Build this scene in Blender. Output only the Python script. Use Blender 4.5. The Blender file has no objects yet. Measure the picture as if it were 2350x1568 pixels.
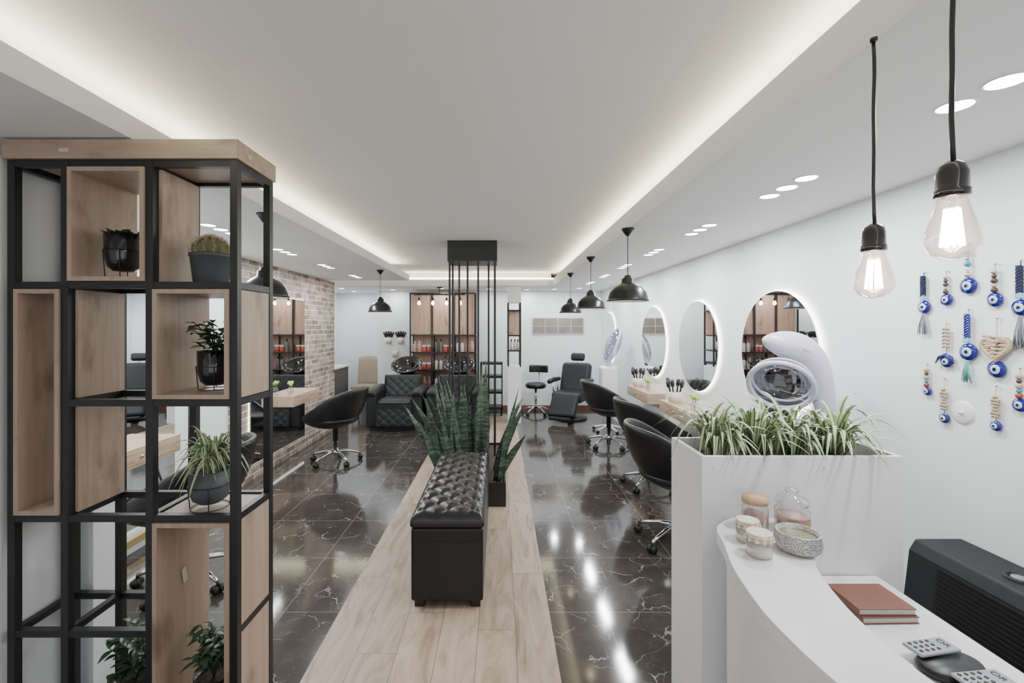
import bpy, math, random
from mathutils import Vector, Matrix
random.seed(7)
scene=bpy.context.scene
C=scene.collection
PI=math.pi

# ------------------------------------------------------------ materials
def new_mat(name):
    m=bpy.data.materials.new(name); m.use_nodes=True
    nt=m.node_tree; b=nt.nodes['Principled BSDF']
    return m,nt,b
def mat(name,col,rough=.5,metal=0,emit=None,es=0,var=.06,scale=12,bump=0,bscale=60,coat=0,trans=0,spec=None):
    m,nt,b=new_mat(name)
    tc=nt.nodes.new('ShaderNodeTexCoord')
    n=nt.nodes.new('ShaderNodeTexNoise'); n.inputs['Scale'].default_value=scale; n.inputs['Detail'].default_value=3
    nt.links.new(tc.outputs['Object'],n.inputs['Vector'])
    mx=nt.nodes.new('ShaderNodeMix'); mx.data_type='RGBA'
    mx.inputs[6].default_value=(*[c*(1-var) for c in col],1)
    mx.inputs[7].default_value=(*[min(1,c*(1+var)) for c in col],1)
    nt.links.new(n.outputs['Fac'],mx.inputs[0]); nt.links.new(mx.outputs[2],b.inputs['Base Color'])
    b.inputs['Roughness'].default_value=rough; b.inputs['Metallic'].default_value=metal
    if spec is not None: b.inputs['Specular IOR Level'].default_value=spec
    if coat: b.inputs['Coat Weight'].default_value=coat; b.inputs['Coat Roughness'].default_value=.08
    if trans: b.inputs['Transmission Weight'].default_value=trans
    if es:
        b.inputs['Emission Color'].default_value=(*(emit or col),1); b.inputs['Emission Strength'].default_value=es
    if bump:
        n2=nt.nodes.new('ShaderNodeTexNoise'); n2.inputs['Scale'].default_value=bscale
        nt.links.new(tc.outputs['Object'],n2.inputs['Vector'])
        bp=nt.nodes.new('ShaderNodeBump'); bp.inputs['Strength'].default_value=bump; bp.inputs['Distance'].default_value=.01
        nt.links.new(n2.outputs['Fac'],bp.inputs['Height']); nt.links.new(bp.outputs['Normal'],b.inputs['Normal'])
    return m
def glassy(name,tint,gl=.12,rough=.02,glow=None,gs=0):
    m=bpy.data.materials.new(name); m.use_nodes=True; nt=m.node_tree; nt.nodes.clear()
    out=nt.nodes.new('ShaderNodeOutputMaterial'); t=nt.nodes.new('ShaderNodeBsdfTransparent'); g=nt.nodes.new('ShaderNodeBsdfGlossy')
    t.inputs[0].default_value=(*tint,1); g.inputs['Roughness'].default_value=rough
    fr=nt.nodes.new('ShaderNodeLayerWeight'); fr.inputs[0].default_value=.35
    ma=nt.nodes.new('ShaderNodeMath'); ma.operation='MULTIPLY_ADD'; ma.inputs[1].default_value=.75; ma.inputs[2].default_value=gl*.4
    nt.links.new(fr.outputs['Facing'],ma.inputs[0])
    mx=nt.nodes.new('ShaderNodeMixShader'); nt.links.new(ma.outputs[0],mx.inputs[0])
    nt.links.new(t.outputs[0],mx.inputs[1]); nt.links.new(g.outputs[0],mx.inputs[2])
    last=mx.outputs[0]
    if gs:
        e=nt.nodes.new('ShaderNodeEmission'); e.inputs[0].default_value=(*glow,1); e.inputs[1].default_value=gs
        ad=nt.nodes.new('ShaderNodeAddShader'); nt.links.new(last,ad.inputs[0]); nt.links.new(e.outputs[0],ad.inputs[1]); last=ad.outputs[0]
    nt.links.new(last,out.inputs[0])
    return m
def wood(name,c1,c2,axis='Z',rough=.45,knots=True):
    m,nt,b=new_mat(name)
    tc=nt.nodes.new('ShaderNodeTexCoord'); mp=nt.nodes.new('ShaderNodeMapping')
    s={'X':(1.2,14,14),'Y':(14,1.2,14),'Z':(14,14,1.2)}[axis]
    mp.inputs['Scale'].default_value=s
    nt.links.new(tc.outputs['Object'],mp.inputs['Vector'])
    n=nt.nodes.new('ShaderNodeTexNoise'); n.inputs['Scale'].default_value=1.6; n.inputs['Detail'].default_value=9; n.inputs['Roughness'].default_value=.62; n.inputs['Distortion'].default_value=.7
    nt.links.new(mp.outputs[0],n.inputs['Vector'])
    r=nt.nodes.new('ShaderNodeValToRGB'); r.color_ramp.elements[0].position=.28; r.color_ramp.elements[1].position=.7
    r.color_ramp.elements[0].color=(*c2,1); r.color_ramp.elements[1].color=(*c1,1)
    nt.links.new(n.outputs['Fac'],r.inputs[0])
    last=r.outputs[0]
    if knots:
        mp2=nt.nodes.new('ShaderNodeMapping'); mp2.inputs['Scale'].default_value={'X':(2.5,6,6),'Y':(6,2.5,6),'Z':(6,6,2.5)}[axis]
        nt.links.new(tc.outputs['Object'],mp2.inputs['Vector'])
        v=nt.nodes.new('ShaderNodeTexNoise'); v.inputs['Scale'].default_value=1.3; v.inputs['Detail'].default_value=5
        nt.links.new(mp2.outputs[0],v.inputs['Vector'])
        r2=nt.nodes.new('ShaderNodeValToRGB'); r2.color_ramp.elements[0].position=.26; r2.color_ramp.elements[1].position=.42
        r2.color_ramp.elements[0].color=(.42,.36,.31,1); r2.color_ramp.elements[1].color=(1,1,1,1)
        nt.links.new(v.outputs['Fac'],r2.inputs[0])
        mu=nt.nodes.new('ShaderNodeMix'); mu.data_type='RGBA'; mu.blend_type='MULTIPLY'; mu.inputs[0].default_value=.85
        nt.links.new(last,mu.inputs[6]); nt.links.new(r2.outputs[0],mu.inputs[7]); last=mu.outputs[2]
    nt.links.new(last,b.inputs['Base Color']); b.inputs['Roughness'].default_value=rough
    return m
def sep(nt,src):
    s=nt.nodes.new('ShaderNodeSeparateXYZ'); nt.links.new(src,s.inputs[0]); return s
def M2(nt,op,a,bv=None,cv=None):
    n=nt.nodes.new('ShaderNodeMath'); n.operation=op
    for i,x in enumerate((a,bv,cv)):
        if x is None: continue
        if isinstance(x,(int,float)): n.inputs[i].default_value=x
        else: nt.links.new(x,n.inputs[i])
    return n.outputs[0]

def marble():
    m,nt,b=new_mat('black_marble_tile')
    tc=nt.nodes.new('ShaderNodeTexCoord'); s=sep(nt,tc.outputs['Object'])
    T=.6
    tx=M2(nt,'DIVIDE',M2(nt,'SUBTRACT',s.outputs[0],.59),T); ty=M2(nt,'DIVIDE',M2(nt,'SUBTRACT',s.outputs[1],.15),T)
    fx=M2(nt,'FLOOR',tx); fy=M2(nt,'FLOOR',ty)
    ux=M2(nt,'SUBTRACT',tx,fx); uy=M2(nt,'SUBTRACT',ty,fy)
    ex=M2(nt,'MINIMUM',ux,M2(nt,'SUBTRACT',1,ux)); ey=M2(nt,'MINIMUM',uy,M2(nt,'SUBTRACT',1,uy))
    e=M2(nt,'MINIMUM',ex,ey); grout=M2(nt,'LESS_THAN',e,.0045)
    cb=nt.nodes.new('ShaderNodeCombineXYZ')
    nt.links.new(fx,cb.inputs[0]); nt.links.new(fy,cb.inputs[1])
    wn=nt.nodes.new('ShaderNodeTexWhiteNoise'); wn.noise_dimensions='2D'; nt.links.new(cb.outputs[0],wn.inputs['Vector'])
    vm=nt.nodes.new('ShaderNodeVectorMath'); vm.operation='MULTIPLY_ADD'
    nt.links.new(wn.outputs['Color'],vm.inputs[0]); vm.inputs[1].default_value=(30,30,30); nt.links.new(tc.outputs['Object'],vm.inputs[2])
    nz=nt.nodes.new('ShaderNodeTexNoise'); nz.inputs['Scale'].default_value=6; nz.inputs['Detail'].default_value=6; nt.links.new(vm.outputs[0],nz.inputs['Vector'])
    v2=nt.nodes.new('ShaderNodeVectorMath'); v2.operation='MULTIPLY_ADD'; nt.links.new(nz.outputs['Color'],v2.inputs[0]); v2.inputs[1].default_value=(.2,.2,.2); nt.links.new(vm.outputs[0],v2.inputs[2])
    n3=nt.nodes.new('ShaderNodeTexNoise'); n3.inputs['Scale'].default_value=7; n3.inputs['Detail'].default_value=3; nt.links.new(vm.outputs[0],n3.inputs['Vector'])
    mk=nt.nodes.new('ShaderNodeValToRGB'); mk.color_ramp.elements[0].position=.47; mk.color_ramp.elements[1].position=.68; nt.links.new(n3.outputs['Fac'],mk.inputs[0])
    vo=nt.nodes.new('ShaderNodeTexVoronoi'); vo.feature='DISTANCE_TO_EDGE'; vo.inputs['Scale'].default_value=5.0; nt.links.new(v2.outputs[0],vo.inputs['Vector'])
    r=nt.nodes.new('ShaderNodeValToRGB'); r.color_ramp.elements[0].position=.002; r.color_ramp.elements[0].color=(1,1,1,1); r.color_ramp.elements[1].position=.015; r.color_ramp.elements[1].color=(0,0,0,1)
    nt.links.new(vo.outputs['Distance'],r.inputs[0])
    vein=M2(nt,'MULTIPLY',r.outputs[0],mk.outputs[0])
    vo2=nt.nodes.new('ShaderNodeTexVoronoi'); vo2.feature='DISTANCE_TO_EDGE'; vo2.inputs['Scale'].default_value=11; nt.links.new(v2.outputs[0],vo2.inputs['Vector'])
    f2=M2(nt,'MULTIPLY',M2(nt,'LESS_THAN',vo2.outputs['Distance'],.010),M2(nt,'MULTIPLY',mk.outputs[0],.2))
    vein=M2(nt,'MAXIMUM',vein,f2)
    base=nt.nodes.new('ShaderNodeMix'); base.data_type='RGBA'; base.inputs[6].default_value=(.024,.0205,.018,1); base.inputs[7].default_value=(.076,.064,.055,1)
    nt.links.new(nz.outputs['Fac'],base.inputs[0])
    mx=nt.nodes.new('ShaderNodeMix'); mx.data_type='RGBA'; nt.links.new(vein,mx.inputs[0]); nt.links.new(base.outputs[2],mx.inputs[6]); mx.inputs[7].default_value=(.50,.48,.455,1)
    m3=nt.nodes.new('ShaderNodeMix'); m3.data_type='RGBA'; nt.links.new(grout,m3.inputs[0]); nt.links.new(mx.outputs[2],m3.inputs[6]); m3.inputs[7].default_value=(.17,.155,.14,1)
    nt.links.new(m3.outputs[2],b.inputs['Base Color']); b.inputs['Roughness'].default_value=.09; b.inputs['Specular IOR Level'].default_value=.65
    return m
def plankfloor():
    m,nt,b=new_mat('wood_look_plank')
    tc=nt.nodes.new('ShaderNodeTexCoord'); s=sep(nt,tc.outputs['Object'])
    W=.196; L=1.2
    px=M2(nt,'DIVIDE',M2(nt,'ADD',s.outputs[0],.898),W); ix=M2(nt,'FLOOR',px)
    wn0=nt.nodes.new('ShaderNodeTexWhiteNoise'); wn0.noise_dimensions='1D'; nt.links.new(ix,wn0.inputs['W'])
    py=M2(nt,'ADD',M2(nt,'DIVIDE',s.outputs[1],L),wn0.outputs['Value']); iy=M2(nt,'FLOOR',py)
    fx=M2(nt,'SUBTRACT',px,ix); fy=M2(nt,'SUBTRACT',py,iy)
    ex=M2(nt,'MULTIPLY',M2(nt,'MINIMUM',fx,M2(nt,'SUBTRACT',1,fx)),W); ey=M2(nt,'MULTIPLY',M2(nt,'MINIMUM',fy,M2(nt,'SUBTRACT',1,fy)),L)
    g=M2(nt,'LESS_THAN',M2(nt,'MINIMUM',ex,ey),.0015)
    cb=nt.nodes.new('ShaderNodeCombineXYZ'); nt.links.new(ix,cb.inputs[0]); nt.links.new(iy,cb.inputs[1])
    wn=nt.nodes.new('ShaderNodeTexWhiteNoise'); wn.noise_dimensions='2D'; nt.links.new(cb.outputs[0],wn.inputs['Vector'])
    vm=nt.nodes.new('ShaderNodeVectorMath'); vm.operation='MULTIPLY_ADD'; nt.links.new(wn.outputs['Color'],vm.inputs[0]); vm.inputs[1].default_value=(9,9,9); nt.links.new(tc.outputs['Object'],vm.inputs[2])
    mp=nt.nodes.new('ShaderNodeMapping'); mp.inputs['Scale'].default_value=(8,1.6,1); nt.links.new(vm.outputs[0],mp.inputs['Vector'])
    n=nt.nodes.new('ShaderNodeTexNoise'); n.inputs['Scale'].default_value=1.2; n.inputs['Detail'].default_value=8; n.inputs['Distortion'].default_value=1.6; n.inputs['Roughness'].default_value=.6; nt.links.new(mp.outputs[0],n.inputs['Vector'])
    r=nt.nodes.new('ShaderNodeValToRGB'); r.color_ramp.elements[0].position=.28; r.color_ramp.elements[0].color=(.19,.13,.095,1); r.color_ramp.elements[1].position=.70; r.color_ramp.elements[1].color=(.46,.365,.29,1)
    el=r.color_ramp.elements.new(.42); el.color=(.33,.245,.185,1)
    el=r.color_ramp.elements.new(.53); el.color=(.40,.305,.235,1)
    nt.links.new(n.outputs['Fac'],r.inputs[0])
    hs=nt.nodes.new('ShaderNodeHueSaturation'); nt.links.new(r.outputs[0],hs.inputs['Color']); nt.links.new(M2(nt,'MULTIPLY_ADD',wn.outputs['Value'],.32,.80),hs.inputs['Value'])
    mx=nt.nodes.new('ShaderNodeMix'); mx.data_type='RGBA'; nt.links.new(g,mx.inputs[0]); nt.links.new(hs.outputs[0],mx.inputs[6]); mx.inputs[7].default_value=(.14,.11,.09,1)
    nt.links.new(mx.outputs[2],b.inputs['Base Color']); b.inputs['Roughness'].default_value=.4; b.inputs['Specular IOR Level'].default_value=.35
    return m
def brick():
    m,nt,b=new_mat('aged_brick')
    tc=nt.nodes.new('ShaderNodeTexCoord'); s=sep(nt,tc.outputs['Object'])
    cb=nt.nodes.new('ShaderNodeCombineXYZ'); nt.links.new(M2(nt,'ADD',s.outputs[1],s.outputs[0]),cb.inputs[0]); nt.links.new(s.outputs[2],cb.inputs[1])
    nz=nt.nodes.new('ShaderNodeTexNoise'); nz.inputs['Scale'].default_value=25; nt.links.new(tc.outputs['Object'],nz.inputs['Vector'])
    vm=nt.nodes.new('ShaderNodeVectorMath'); vm.operation='MULTIPLY_ADD'; nt.links.new(nz.outputs['Color'],vm.inputs[0]); vm.inputs[1].default_value=(.012,.012,0); nt.links.new(cb.outputs[0],vm.inputs[2])
    br=nt.nodes.new('ShaderNodeTexBrick'); nt.links.new(vm.outputs[0],br.inputs['Vector'])
    br.inputs['Scale'].default_value=1; br.inputs['Brick Width'].default_value=.21; br.inputs['Row Height'].default_value=.068; br.inputs['Mortar Size'].default_value=.008; br.inputs['Mortar Smooth'].default_value=.3
    br.inputs['Color1'].default_value=(.24,.17,.13,1); br.inputs['Color2'].default_value=(.48,.415,.36,1); br.inputs['Mortar'].default_value=(.60,.585,.56,1); br.inputs['Bias'].default_value=-.1
    n2=nt.nodes.new('ShaderNodeTexNoise'); n2.inputs['Scale'].default_value=9; n2.inputs['Detail'].default_value=6; nt.links.new(tc.outputs['Object'],n2.inputs['Vector'])
    r=nt.nodes.new('ShaderNodeValToRGB'); r.color_ramp.elements[0].position=.35; r.color_ramp.elements[0].color=(.66,.64,.62,1); r.color_ramp.elements[1].position=.7; r.color_ramp.elements[1].color=(1.2,1.18,1.16,1)
    nt.links.new(n2.outputs['Fac'],r.inputs[0])
    mu=nt.nodes.new('ShaderNodeMix'); mu.data_type='RGBA'; mu.blend_type='MULTIPLY'; mu.inputs[0].default_value=1; nt.links.new(br.outputs['Color'],mu.inputs[6]); nt.links.new(r.outputs[0],mu.inputs[7])
    nt.links.new(mu.outputs[2],b.inputs['Base Color']); b.inputs['Roughness'].default_value=.85
    bp=nt.nodes.new('ShaderNodeBump'); bp.inputs['Strength'].default_value=.7; bp.inputs['Distance'].default_value=.012; bp.invert=True
    nt.links.new(br.outputs['Fac'],bp.inputs['Height']); nt.links.new(bp.outputs['Normal'],b.inputs['Normal'])
    return m
def snakemat():
    m,nt,b=new_mat('snake_plant_leaf')
    tc=nt.nodes.new('ShaderNodeTexCoord'); mp=nt.nodes.new('ShaderNodeMapping'); mp.inputs['Scale'].default_value=(7,7,55); nt.links.new(tc.outputs['Object'],mp.inputs[0])
    n=nt.nodes.new('ShaderNodeTexNoise'); n.inputs['Scale'].default_value=1; n.inputs['Detail'].default_value=4; nt.links.new(mp.outputs[0],n.inputs['Vector'])
    r=nt.nodes.new('ShaderNodeValToRGB'); r.color_ramp.elements[0].position=.42; r.color_ramp.elements[0].color=(.024,.048,.028,1); r.color_ramp.elements[1].position=.66; r.color_ramp.elements[1].color=(.12,.17,.115,1)
    nt.links.new(n.outputs['Fac'],r.inputs[0]); nt.links.new(r.outputs[0],b.inputs['Base Color']); b.inputs['Roughness'].default_value=.42
    return m
def wicker():
    m,nt,b=new_mat('wicker_weave')
    tc=nt.nodes.new('ShaderNodeTexCoord'); w=nt.nodes.new('ShaderNodeTexWave'); w.bands_direction='Z'; w.inputs['Scale'].default_value=22; w.inputs['Distortion'].default_value=3; nt.links.new(tc.outputs['Object'],w.inputs['Vector'])
    r=nt.nodes.new('ShaderNodeValToRGB'); r.color_ramp.elements[0].color=(.26,.19,.14,1); r.color_ramp.elements[1].color=(.52,.41,.31,1); nt.links.new(w.outputs['Fac'],r.inputs[0])
    nt.links.new(r.outputs[0],b.inputs['Base Color']); b.inputs['Roughness'].default_value=.7
    return m
def zigzag():
    m,nt,b=new_mat('patterned_tin')
    tc=nt.nodes.new('ShaderNodeTexCoord'); w=nt.nodes.new('ShaderNodeTexWave'); w.bands_direction='Z'; w.inputs['Scale'].default_value=75; w.inputs['Distortion'].default_value=7; w.inputs['Detail Scale'].default_value=3; nt.links.new(tc.outputs['Object'],w.inputs['Vector'])
    r=nt.nodes.new('ShaderNodeValToRGB'); r.color_ramp.elements[0].position=.4; r.color_ramp.elements[1].position=.55; r.color_ramp.elements[0].color=(.15,.14,.135,1); r.color_ramp.elements[1].color=(.66,.65,.63,1); nt.links.new(w.outputs['Fac'],r.inputs[0])
    nt.links.new(r.outputs[0],b.inputs['Base Color']); b.inputs['Roughness'].default_value=.35; b.inputs['Metallic'].default_value=.2
    return m

m_wall=mat('white_wall_paint',(.80,.825,.845),.6,var=.015,scale=3)
m_ceil=mat('ceiling_paint',(.82,.805,.79),.75,var=.015,scale=1.5)
m_band=mat('ceiling_band_paint',(.82,.81,.81),.7,var=.015,scale=2)
m_floor=marble(); m_plank=plankfloor(); m_brick=brick()
m_oakz=wood('oak_vertical',(.43,.33,.255),(.32,.235,.18),'Z')
m_oakx=wood('oak_horizontal',(.44,.34,.26),(.33,.24,.185),'X')
m_oaky=wood('oak_lengthwise',(.52,.395,.285),(.39,.28,.195),'Y')
m_niche=wood('warm_wood_panel',(.58,.38,.28),(.44,.27,.20),'Z')
m_steel=mat('black_powder_steel',(.010,.011,.012),.42,var=.1)
m_leather=mat('black_leather',(.009,.009,.010),.36,bump=.15,bscale=140,var=.15,spec=.45)
m_bench=mat('glossy_black_leather',(.010,.010,.012),.27,bump=.12,bscale=150,var=.15,spec=.55)
m_leather2=mat('charcoal_leather',(.013,.014,.016),.48,bump=.15,bscale=120,var=.12,spec=.35)
m_chrome=mat('chrome',(.8,.8,.82),.09,metal=1,var=.02)
m_blackplastic=mat('black_plastic',(.012,.012,.013),.4)
m_glossblack=mat('gloss_black_ceramic',(.008,.008,.009),.06,coat=1)
m_mirror=mat('mirror_silver',(.88,.9,.9),.012,metal=1,var=.002)
m_greymirror=mat('dull_grey_mirror',(.22,.20,.175),.25,metal=.35,var=.45,scale=5)
m_white=mat('white_laminate',(.80,.80,.82),.28,var=.01)
m_handset=mat('pale_grey_plastic',(.34,.34,.36),.35)
m_whitegloss=mat('white_gloss_plastic',(.64,.62,.74),.28,coat=.35,var=.01)
m_led=mat('led_strip_warm',(1,.95,.72),.5,emit=(1,.94,.66),es=34)
m_ledw=mat('led_ring_white',(1,1,.92),.5,emit=(1,.99,.88),es=7)
m_lens=mat('downlight_lens',(1,1,1),.5,emit=(.88,.94,1),es=16)
m_fil=mat('filament_glow',(1,.9,.7),.5,emit=(1,.86,.68),es=45)
m_bulb=glassy('bulb_glass',(1,.93,.88),.25,glow=(1,.72,.55),gs=.25)
m_clear=glassy('clear_glass',(.95,.97,.97),.3)
m_smoke=glassy('bluish_acrylic',(.62,.66,.76),.3)
m_soil=mat('potting_soil',(.05,.035,.025),.95,bump=.8,bscale=80,var=.4,scale=60)
m_snake=snakemat()
m_green=mat('leaf_green',(.12,.20,.07),.42,var=.35,scale=20)
m_cream=mat('leaf_cream_edge',(.52,.56,.37),.45,var=.15,scale=20)
m_dgreen=mat('dark_leaf_green',(.045,.10,.045),.38,var=.4,scale=30)
m_lime=mat('lime_flower',(.33,.55,.10),.6,var=.3,scale=60)
m_cactus=mat('cactus_green',(.13,.13,.065),.7,var=.3,scale=40)
m_spine=mat('cactus_spines',(.45,.36,.22),.7)
m_potg=mat('grey_matte_pot',(.062,.068,.076),.55)
m_potb=mat('black_gloss_pot',(.006,.008,.012),.12,coat=.5)
m_heater=mat('dark_grey_heater',(.012,.013,.015),.6,bump=.1,bscale=300,spec=.35)
m_slot=mat('heater_slot_black',(.003,.003,.004),.6)
m_brown=mat('brown_leather_cover',(.20,.080,.048),.5,bump=.2,bscale=200)
m_paper=mat('paper_pages',(.55,.51,.45),.8)
m_cork=mat('cork',(.48,.31,.19),.85,var=.3,scale=120)
m_wax=mat('cream_wax',(.70,.62,.51),.5)
m_waxp=mat('pink_wax',(.55,.35,.29),.5)
m_waxg=mat('olive_wax',(.22,.225,.14),.35)
m_fabric=mat('printed_cloth_lid',(.72,.65,.53),.8,var=.3,scale=70)
m_string=mat('jute_string',(.45,.33,.2),.9)
m_tin=zigzag()
m_label=mat('label_paper',(.36,.23,.13),.6)
m_wicker=wicker()
m_gold=mat('gold_trim',(.55,.42,.22),.35,metal=.6)
m_blue=mat('cobalt_glass',(.004,.008,.17),.1,coat=.8,var=.1)
m_lblue=mat('pale_blue_glass',(.22,.50,.68),.15)
m_weye=mat('white_glass',(.80,.82,.84),.15)
m_pupil=mat('pupil_black',(.01,.01,.02),.1)
m_mac=mat('macrame_beige',(.50,.39,.27),.9,bump=.6,bscale=150)
m_navy=mat('navy_braid',(.018,.022,.055),.9,bump=.6,bscale=150,var=.4)
m_gtass=mat('grey_tassel',(.16,.17,.19),.9,var=.4,scale=90)
m_teal=mat('teal_tassel',(.10,.34,.30),.9,var=.4,scale=90)
m_bead=mat('brown_bead',(.07,.045,.035),.3)
m_teab=mat('turquoise_bead',(.04,.26,.36),.25)
m_silv=mat('silver_bead',(.6,.6,.6),.3,metal=.8)
m_redb=mat('red_bead',(.32,.06,.04),.4)
m_red=mat('red_plastic',(.48,.10,.09),.35)
m_pink=mat('pink_plastic',(.70,.40,.36),.35)
m_greyp=mat('grey_plastic',(.22,.22,.23),.4)
m_black=mat('black_label',(.02,.02,.02),.4)
m_dome=mat('black_enamel',(.010,.011,.012),.28,var=.05)
m_domein=mat('shade_inner_white',(.75,.74,.72),.5)
m_lampglow=mat('shade_bulb',(1,.9,.75),.5,emit=(1,.80,.58),es=10)
m_counterdark=mat('dark_counter',(.08,.083,.088),.35)

# ------------------------------------------------------------ geometry helper
class G:
    def __init__(s): s.v=[];s.f=[];s.m=[];s.s=[];s.M=Matrix.Identity(4)
    def add(s,vs,fs,m=0,sm=False):
        o=len(s.v); s.v+= [s.M@Vector(v) for v in vs]
        for f in fs: s.f.append([i+o for i in f]); s.m.append(m); s.s.append(sm)
        return s
    def box(s,x0,x1,y0,y1,z0,z1,m=0):
        if x0>x1:x0,x1=x1,x0
        if y0>y1:y0,y1=y1,y0
        if z0>z1:z0,z1=z1,z0
        vs=[(x0,y0,z0),(x1,y0,z0),(x1,y1,z0),(x0,y1,z0),(x0,y0,z1),(x1,y0,z1),(x1,y1,z1),(x0,y1,z1)]
        return s.add(vs,[(0,3,2,1),(4,5,6,7),(0,1,5,4),(1,2,6,5),(2,3,7,6),(3,0,4,7)],m)
    def tube(s,pts,r,n=8,m=0,cap=True,closed=False):
        pts=[Vector(p) for p in pts]; N=len(pts)
        rs=r if isinstance(r,(list,tuple)) else [r]*N
        vs=[];prev=None
        for i,p in enumerate(pts):
            if closed: t=(pts[(i+1)%N]-pts[i-1])
            else: t=(pts[min(i+1,N-1)]-pts[max(i-1,0)])
            t.normalize()
            if prev is None:
                a=Vector((0,0,1)) if abs(t.z)<.9 else Vector((1,0,0))
                u=t.cross(a).normalized()
            else:
                u=(prev-t*prev.dot(t)).normalized()
            prev=u; w=t.cross(u)
            for k in range(n):
                a=2*PI*k/n; vs.append(p+(u*math.cos(a)+w*math.sin(a))*rs[i])
        fs=[]
        for i in range(N if closed else N-1):
            j=(i+1)%N
            for k in range(n):
                fs.append((i*n+k,i*n+(k+1)%n,j*n+(k+1)%n,j*n+k))
        if cap and not closed:
            fs.append(tuple(range(n))[::-1]); fs.append(tuple(range((N-1)*n,N*n)))
        return s.add(vs,fs,m,True)
    def lathe(s,prof,n=24,c=(0,0,0),m=0,sx=1,sy=1):
        vs=[];fs=[]
        for r,z in prof:
            for k in range(n):
                a=2*PI*k/n; vs.append((c[0]+r*math.cos(a)*sx,c[1]+r*math.sin(a)*sy,c[2]+z))
        for i in range(len(prof)-1):
            for k in range(n): fs.append((i*n+k,i*n+(k+1)%n,(i+1)*n+(k+1)%n,(i+1)*n+k))
        return s.add(vs,fs,m,True)
    def disc(s,c,r,z=0,n=24,m=0):
        vs=[(c[0]+r*math.cos(2*PI*k/n),c[1]+r*math.sin(2*PI*k/n),c[2]+z) for k in range(n)]
        return s.add(vs,[tuple(range(n))],m)
    def sphere(s,c,r,n=14,m=0,sc=(1,1,1)):
        vs=[];fs=[];R=max(6,n//2)
        for i in range(R+1):
            ph=-PI/2+PI*i/R
            for k in range(n):
                a=2*PI*k/n; vs.append((c[0]+r*sc[0]*math.cos(ph)*math.cos(a),c[1]+r*sc[1]*math.cos(ph)*math.sin(a),c[2]+r*sc[2]*math.sin(ph)))
        for i in range(R):
            for k in range(n): fs.append((i*n+k,i*n+(k+1)%n,(i+1)*n+(k+1)%n,(i+1)*n+k))
        return s.add(vs,fs,m,True)
    def grid(s,fn,nu,nv,m=0,closeu=False):
        vs=[];fs=[]
        for j in range(nv+1):
            for i in range(nu+(0 if closeu else 1)):
                vs.append(fn(i/nu,j/nv))
        W=nu+(0 if closeu else 1)
        for j in range(nv):
            for i in range(nu):
                i2=(i+1)%W if closeu else i+1
                fs.append((j*W+i,j*W+i2,(j+1)*W+i2,(j+1)*W+i))
        return s.add(vs,fs,m,True)
    def prism(s,poly,z0,z1,m=0,axis='Z'):
        n=len(poly)
        def P(a,b,c): return (a,b,c) if axis=='Z' else ((c,a,b) if axis=='X' else (a,c,b))
        vs=[P(x,y,z0) for x,y in poly]+[P(x,y,z1) for x,y in poly]
        fs=[tuple(range(n))[::-1],tuple(range(n,2*n))]+[(i,(i+1)%n,n+(i+1)%n,n+i) for i in range(n)]
        return s.add(vs,fs,m)
    def quilt(s,O,U,V,N,ul,vl,cu,cv,dep,nu=36,nv=60,rr=.03,m=0,wd=.13):
        O,U,V,N=map(Vector,(O,U,V,N))
        def fn(a,b):
            p=a*cu+b*cv; q=a*cu-b*cv
            x=abs(p-round(p)); y=abs(q-round(q)); c=min(x,y)
            h=dep*(1-math.exp(-(c/wd)**2))-dep*.9*math.exp(-(x*x+y*y)/.012)
            e=min(a*ul,(1-a)*ul,b*vl,(1-b)*vl)
            if e<rr: h=h*(e/rr)-rr*.8*(1-math.sqrt(max(0,1-(1-e/rr)**2)))
            return O+U*(a*ul)+V*(b*vl)+N*h
        return s.grid(fn,nu,nv,m)
    def obj(s,name,mats,parent=None,loc=(0,0,0),rot=(0,0,0),bevel=0,seg=3,sub=0,label=None,cat=None,group=None,solid=0,kind=None):
        me=bpy.data.meshes.new(name); me.from_pydata([tuple(v) for v in s.v],[],s.f)
        if not isinstance(mats,(list,tuple)): mats=[mats]
        for x in mats: me.materials.append(x)
        for p,mi,sm in zip(me.polygons,s.m,s.s): p.material_index=mi; p.use_smooth=sm
        me.update()
        o=bpy.data.objects.new(name,me); C.objects.link(o)
        if parent: o.parent=parent
        o.location=loc; o.rotation_euler=rot
        if solid:
            md=o.modifiers.new('solid','SOLIDIFY'); md.thickness=solid; md.offset=0
        if bevel:
            md=o.modifiers.new('bevel','BEVEL'); md.width=bevel; md.segments=seg; md.limit_method='ANGLE'; md.angle_limit=math.radians(40)
        if sub:
            md=o.modifiers.new('sub','SUBSURF'); md.levels=sub; md.render_levels=sub
        tag(o,label,cat,group,kind)
        return o
def tag(o,label=None,cat=None,group=None,kind=None):
    if label:o['label']=label
    if cat:o['category']=cat
    if group:o['group']=group
    if kind:o['kind']=kind
def thing(name,label,cat,loc=(0,0,0),rot=0,group=None):
    e=bpy.data.objects.new(name,None); e.empty_display_size=.1; C.objects.link(e)
    e.location=loc; e.rotation_euler=(0,0,rot); tag(e,label,cat,group); return e
def dup(top,loc,rot=None,label=None,scale=None):
    def cp(o,par):
        n=o.copy(); C.objects.link(n)
        if par is not None: n.parent=par
        for c in o.children: cp(c,n)
        return n
    n=cp(top,None); n.location=loc
    if rot is not None: n.rotation_euler=(0,0,rot)
    if label: n['label']=label
    if scale: n.scale=scale
    return n
def struct(g,name,m,bevel=0):
    return g.obj(name,m,kind='structure',bevel=bevel)
B=lambda *a:G().box(*a)

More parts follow.
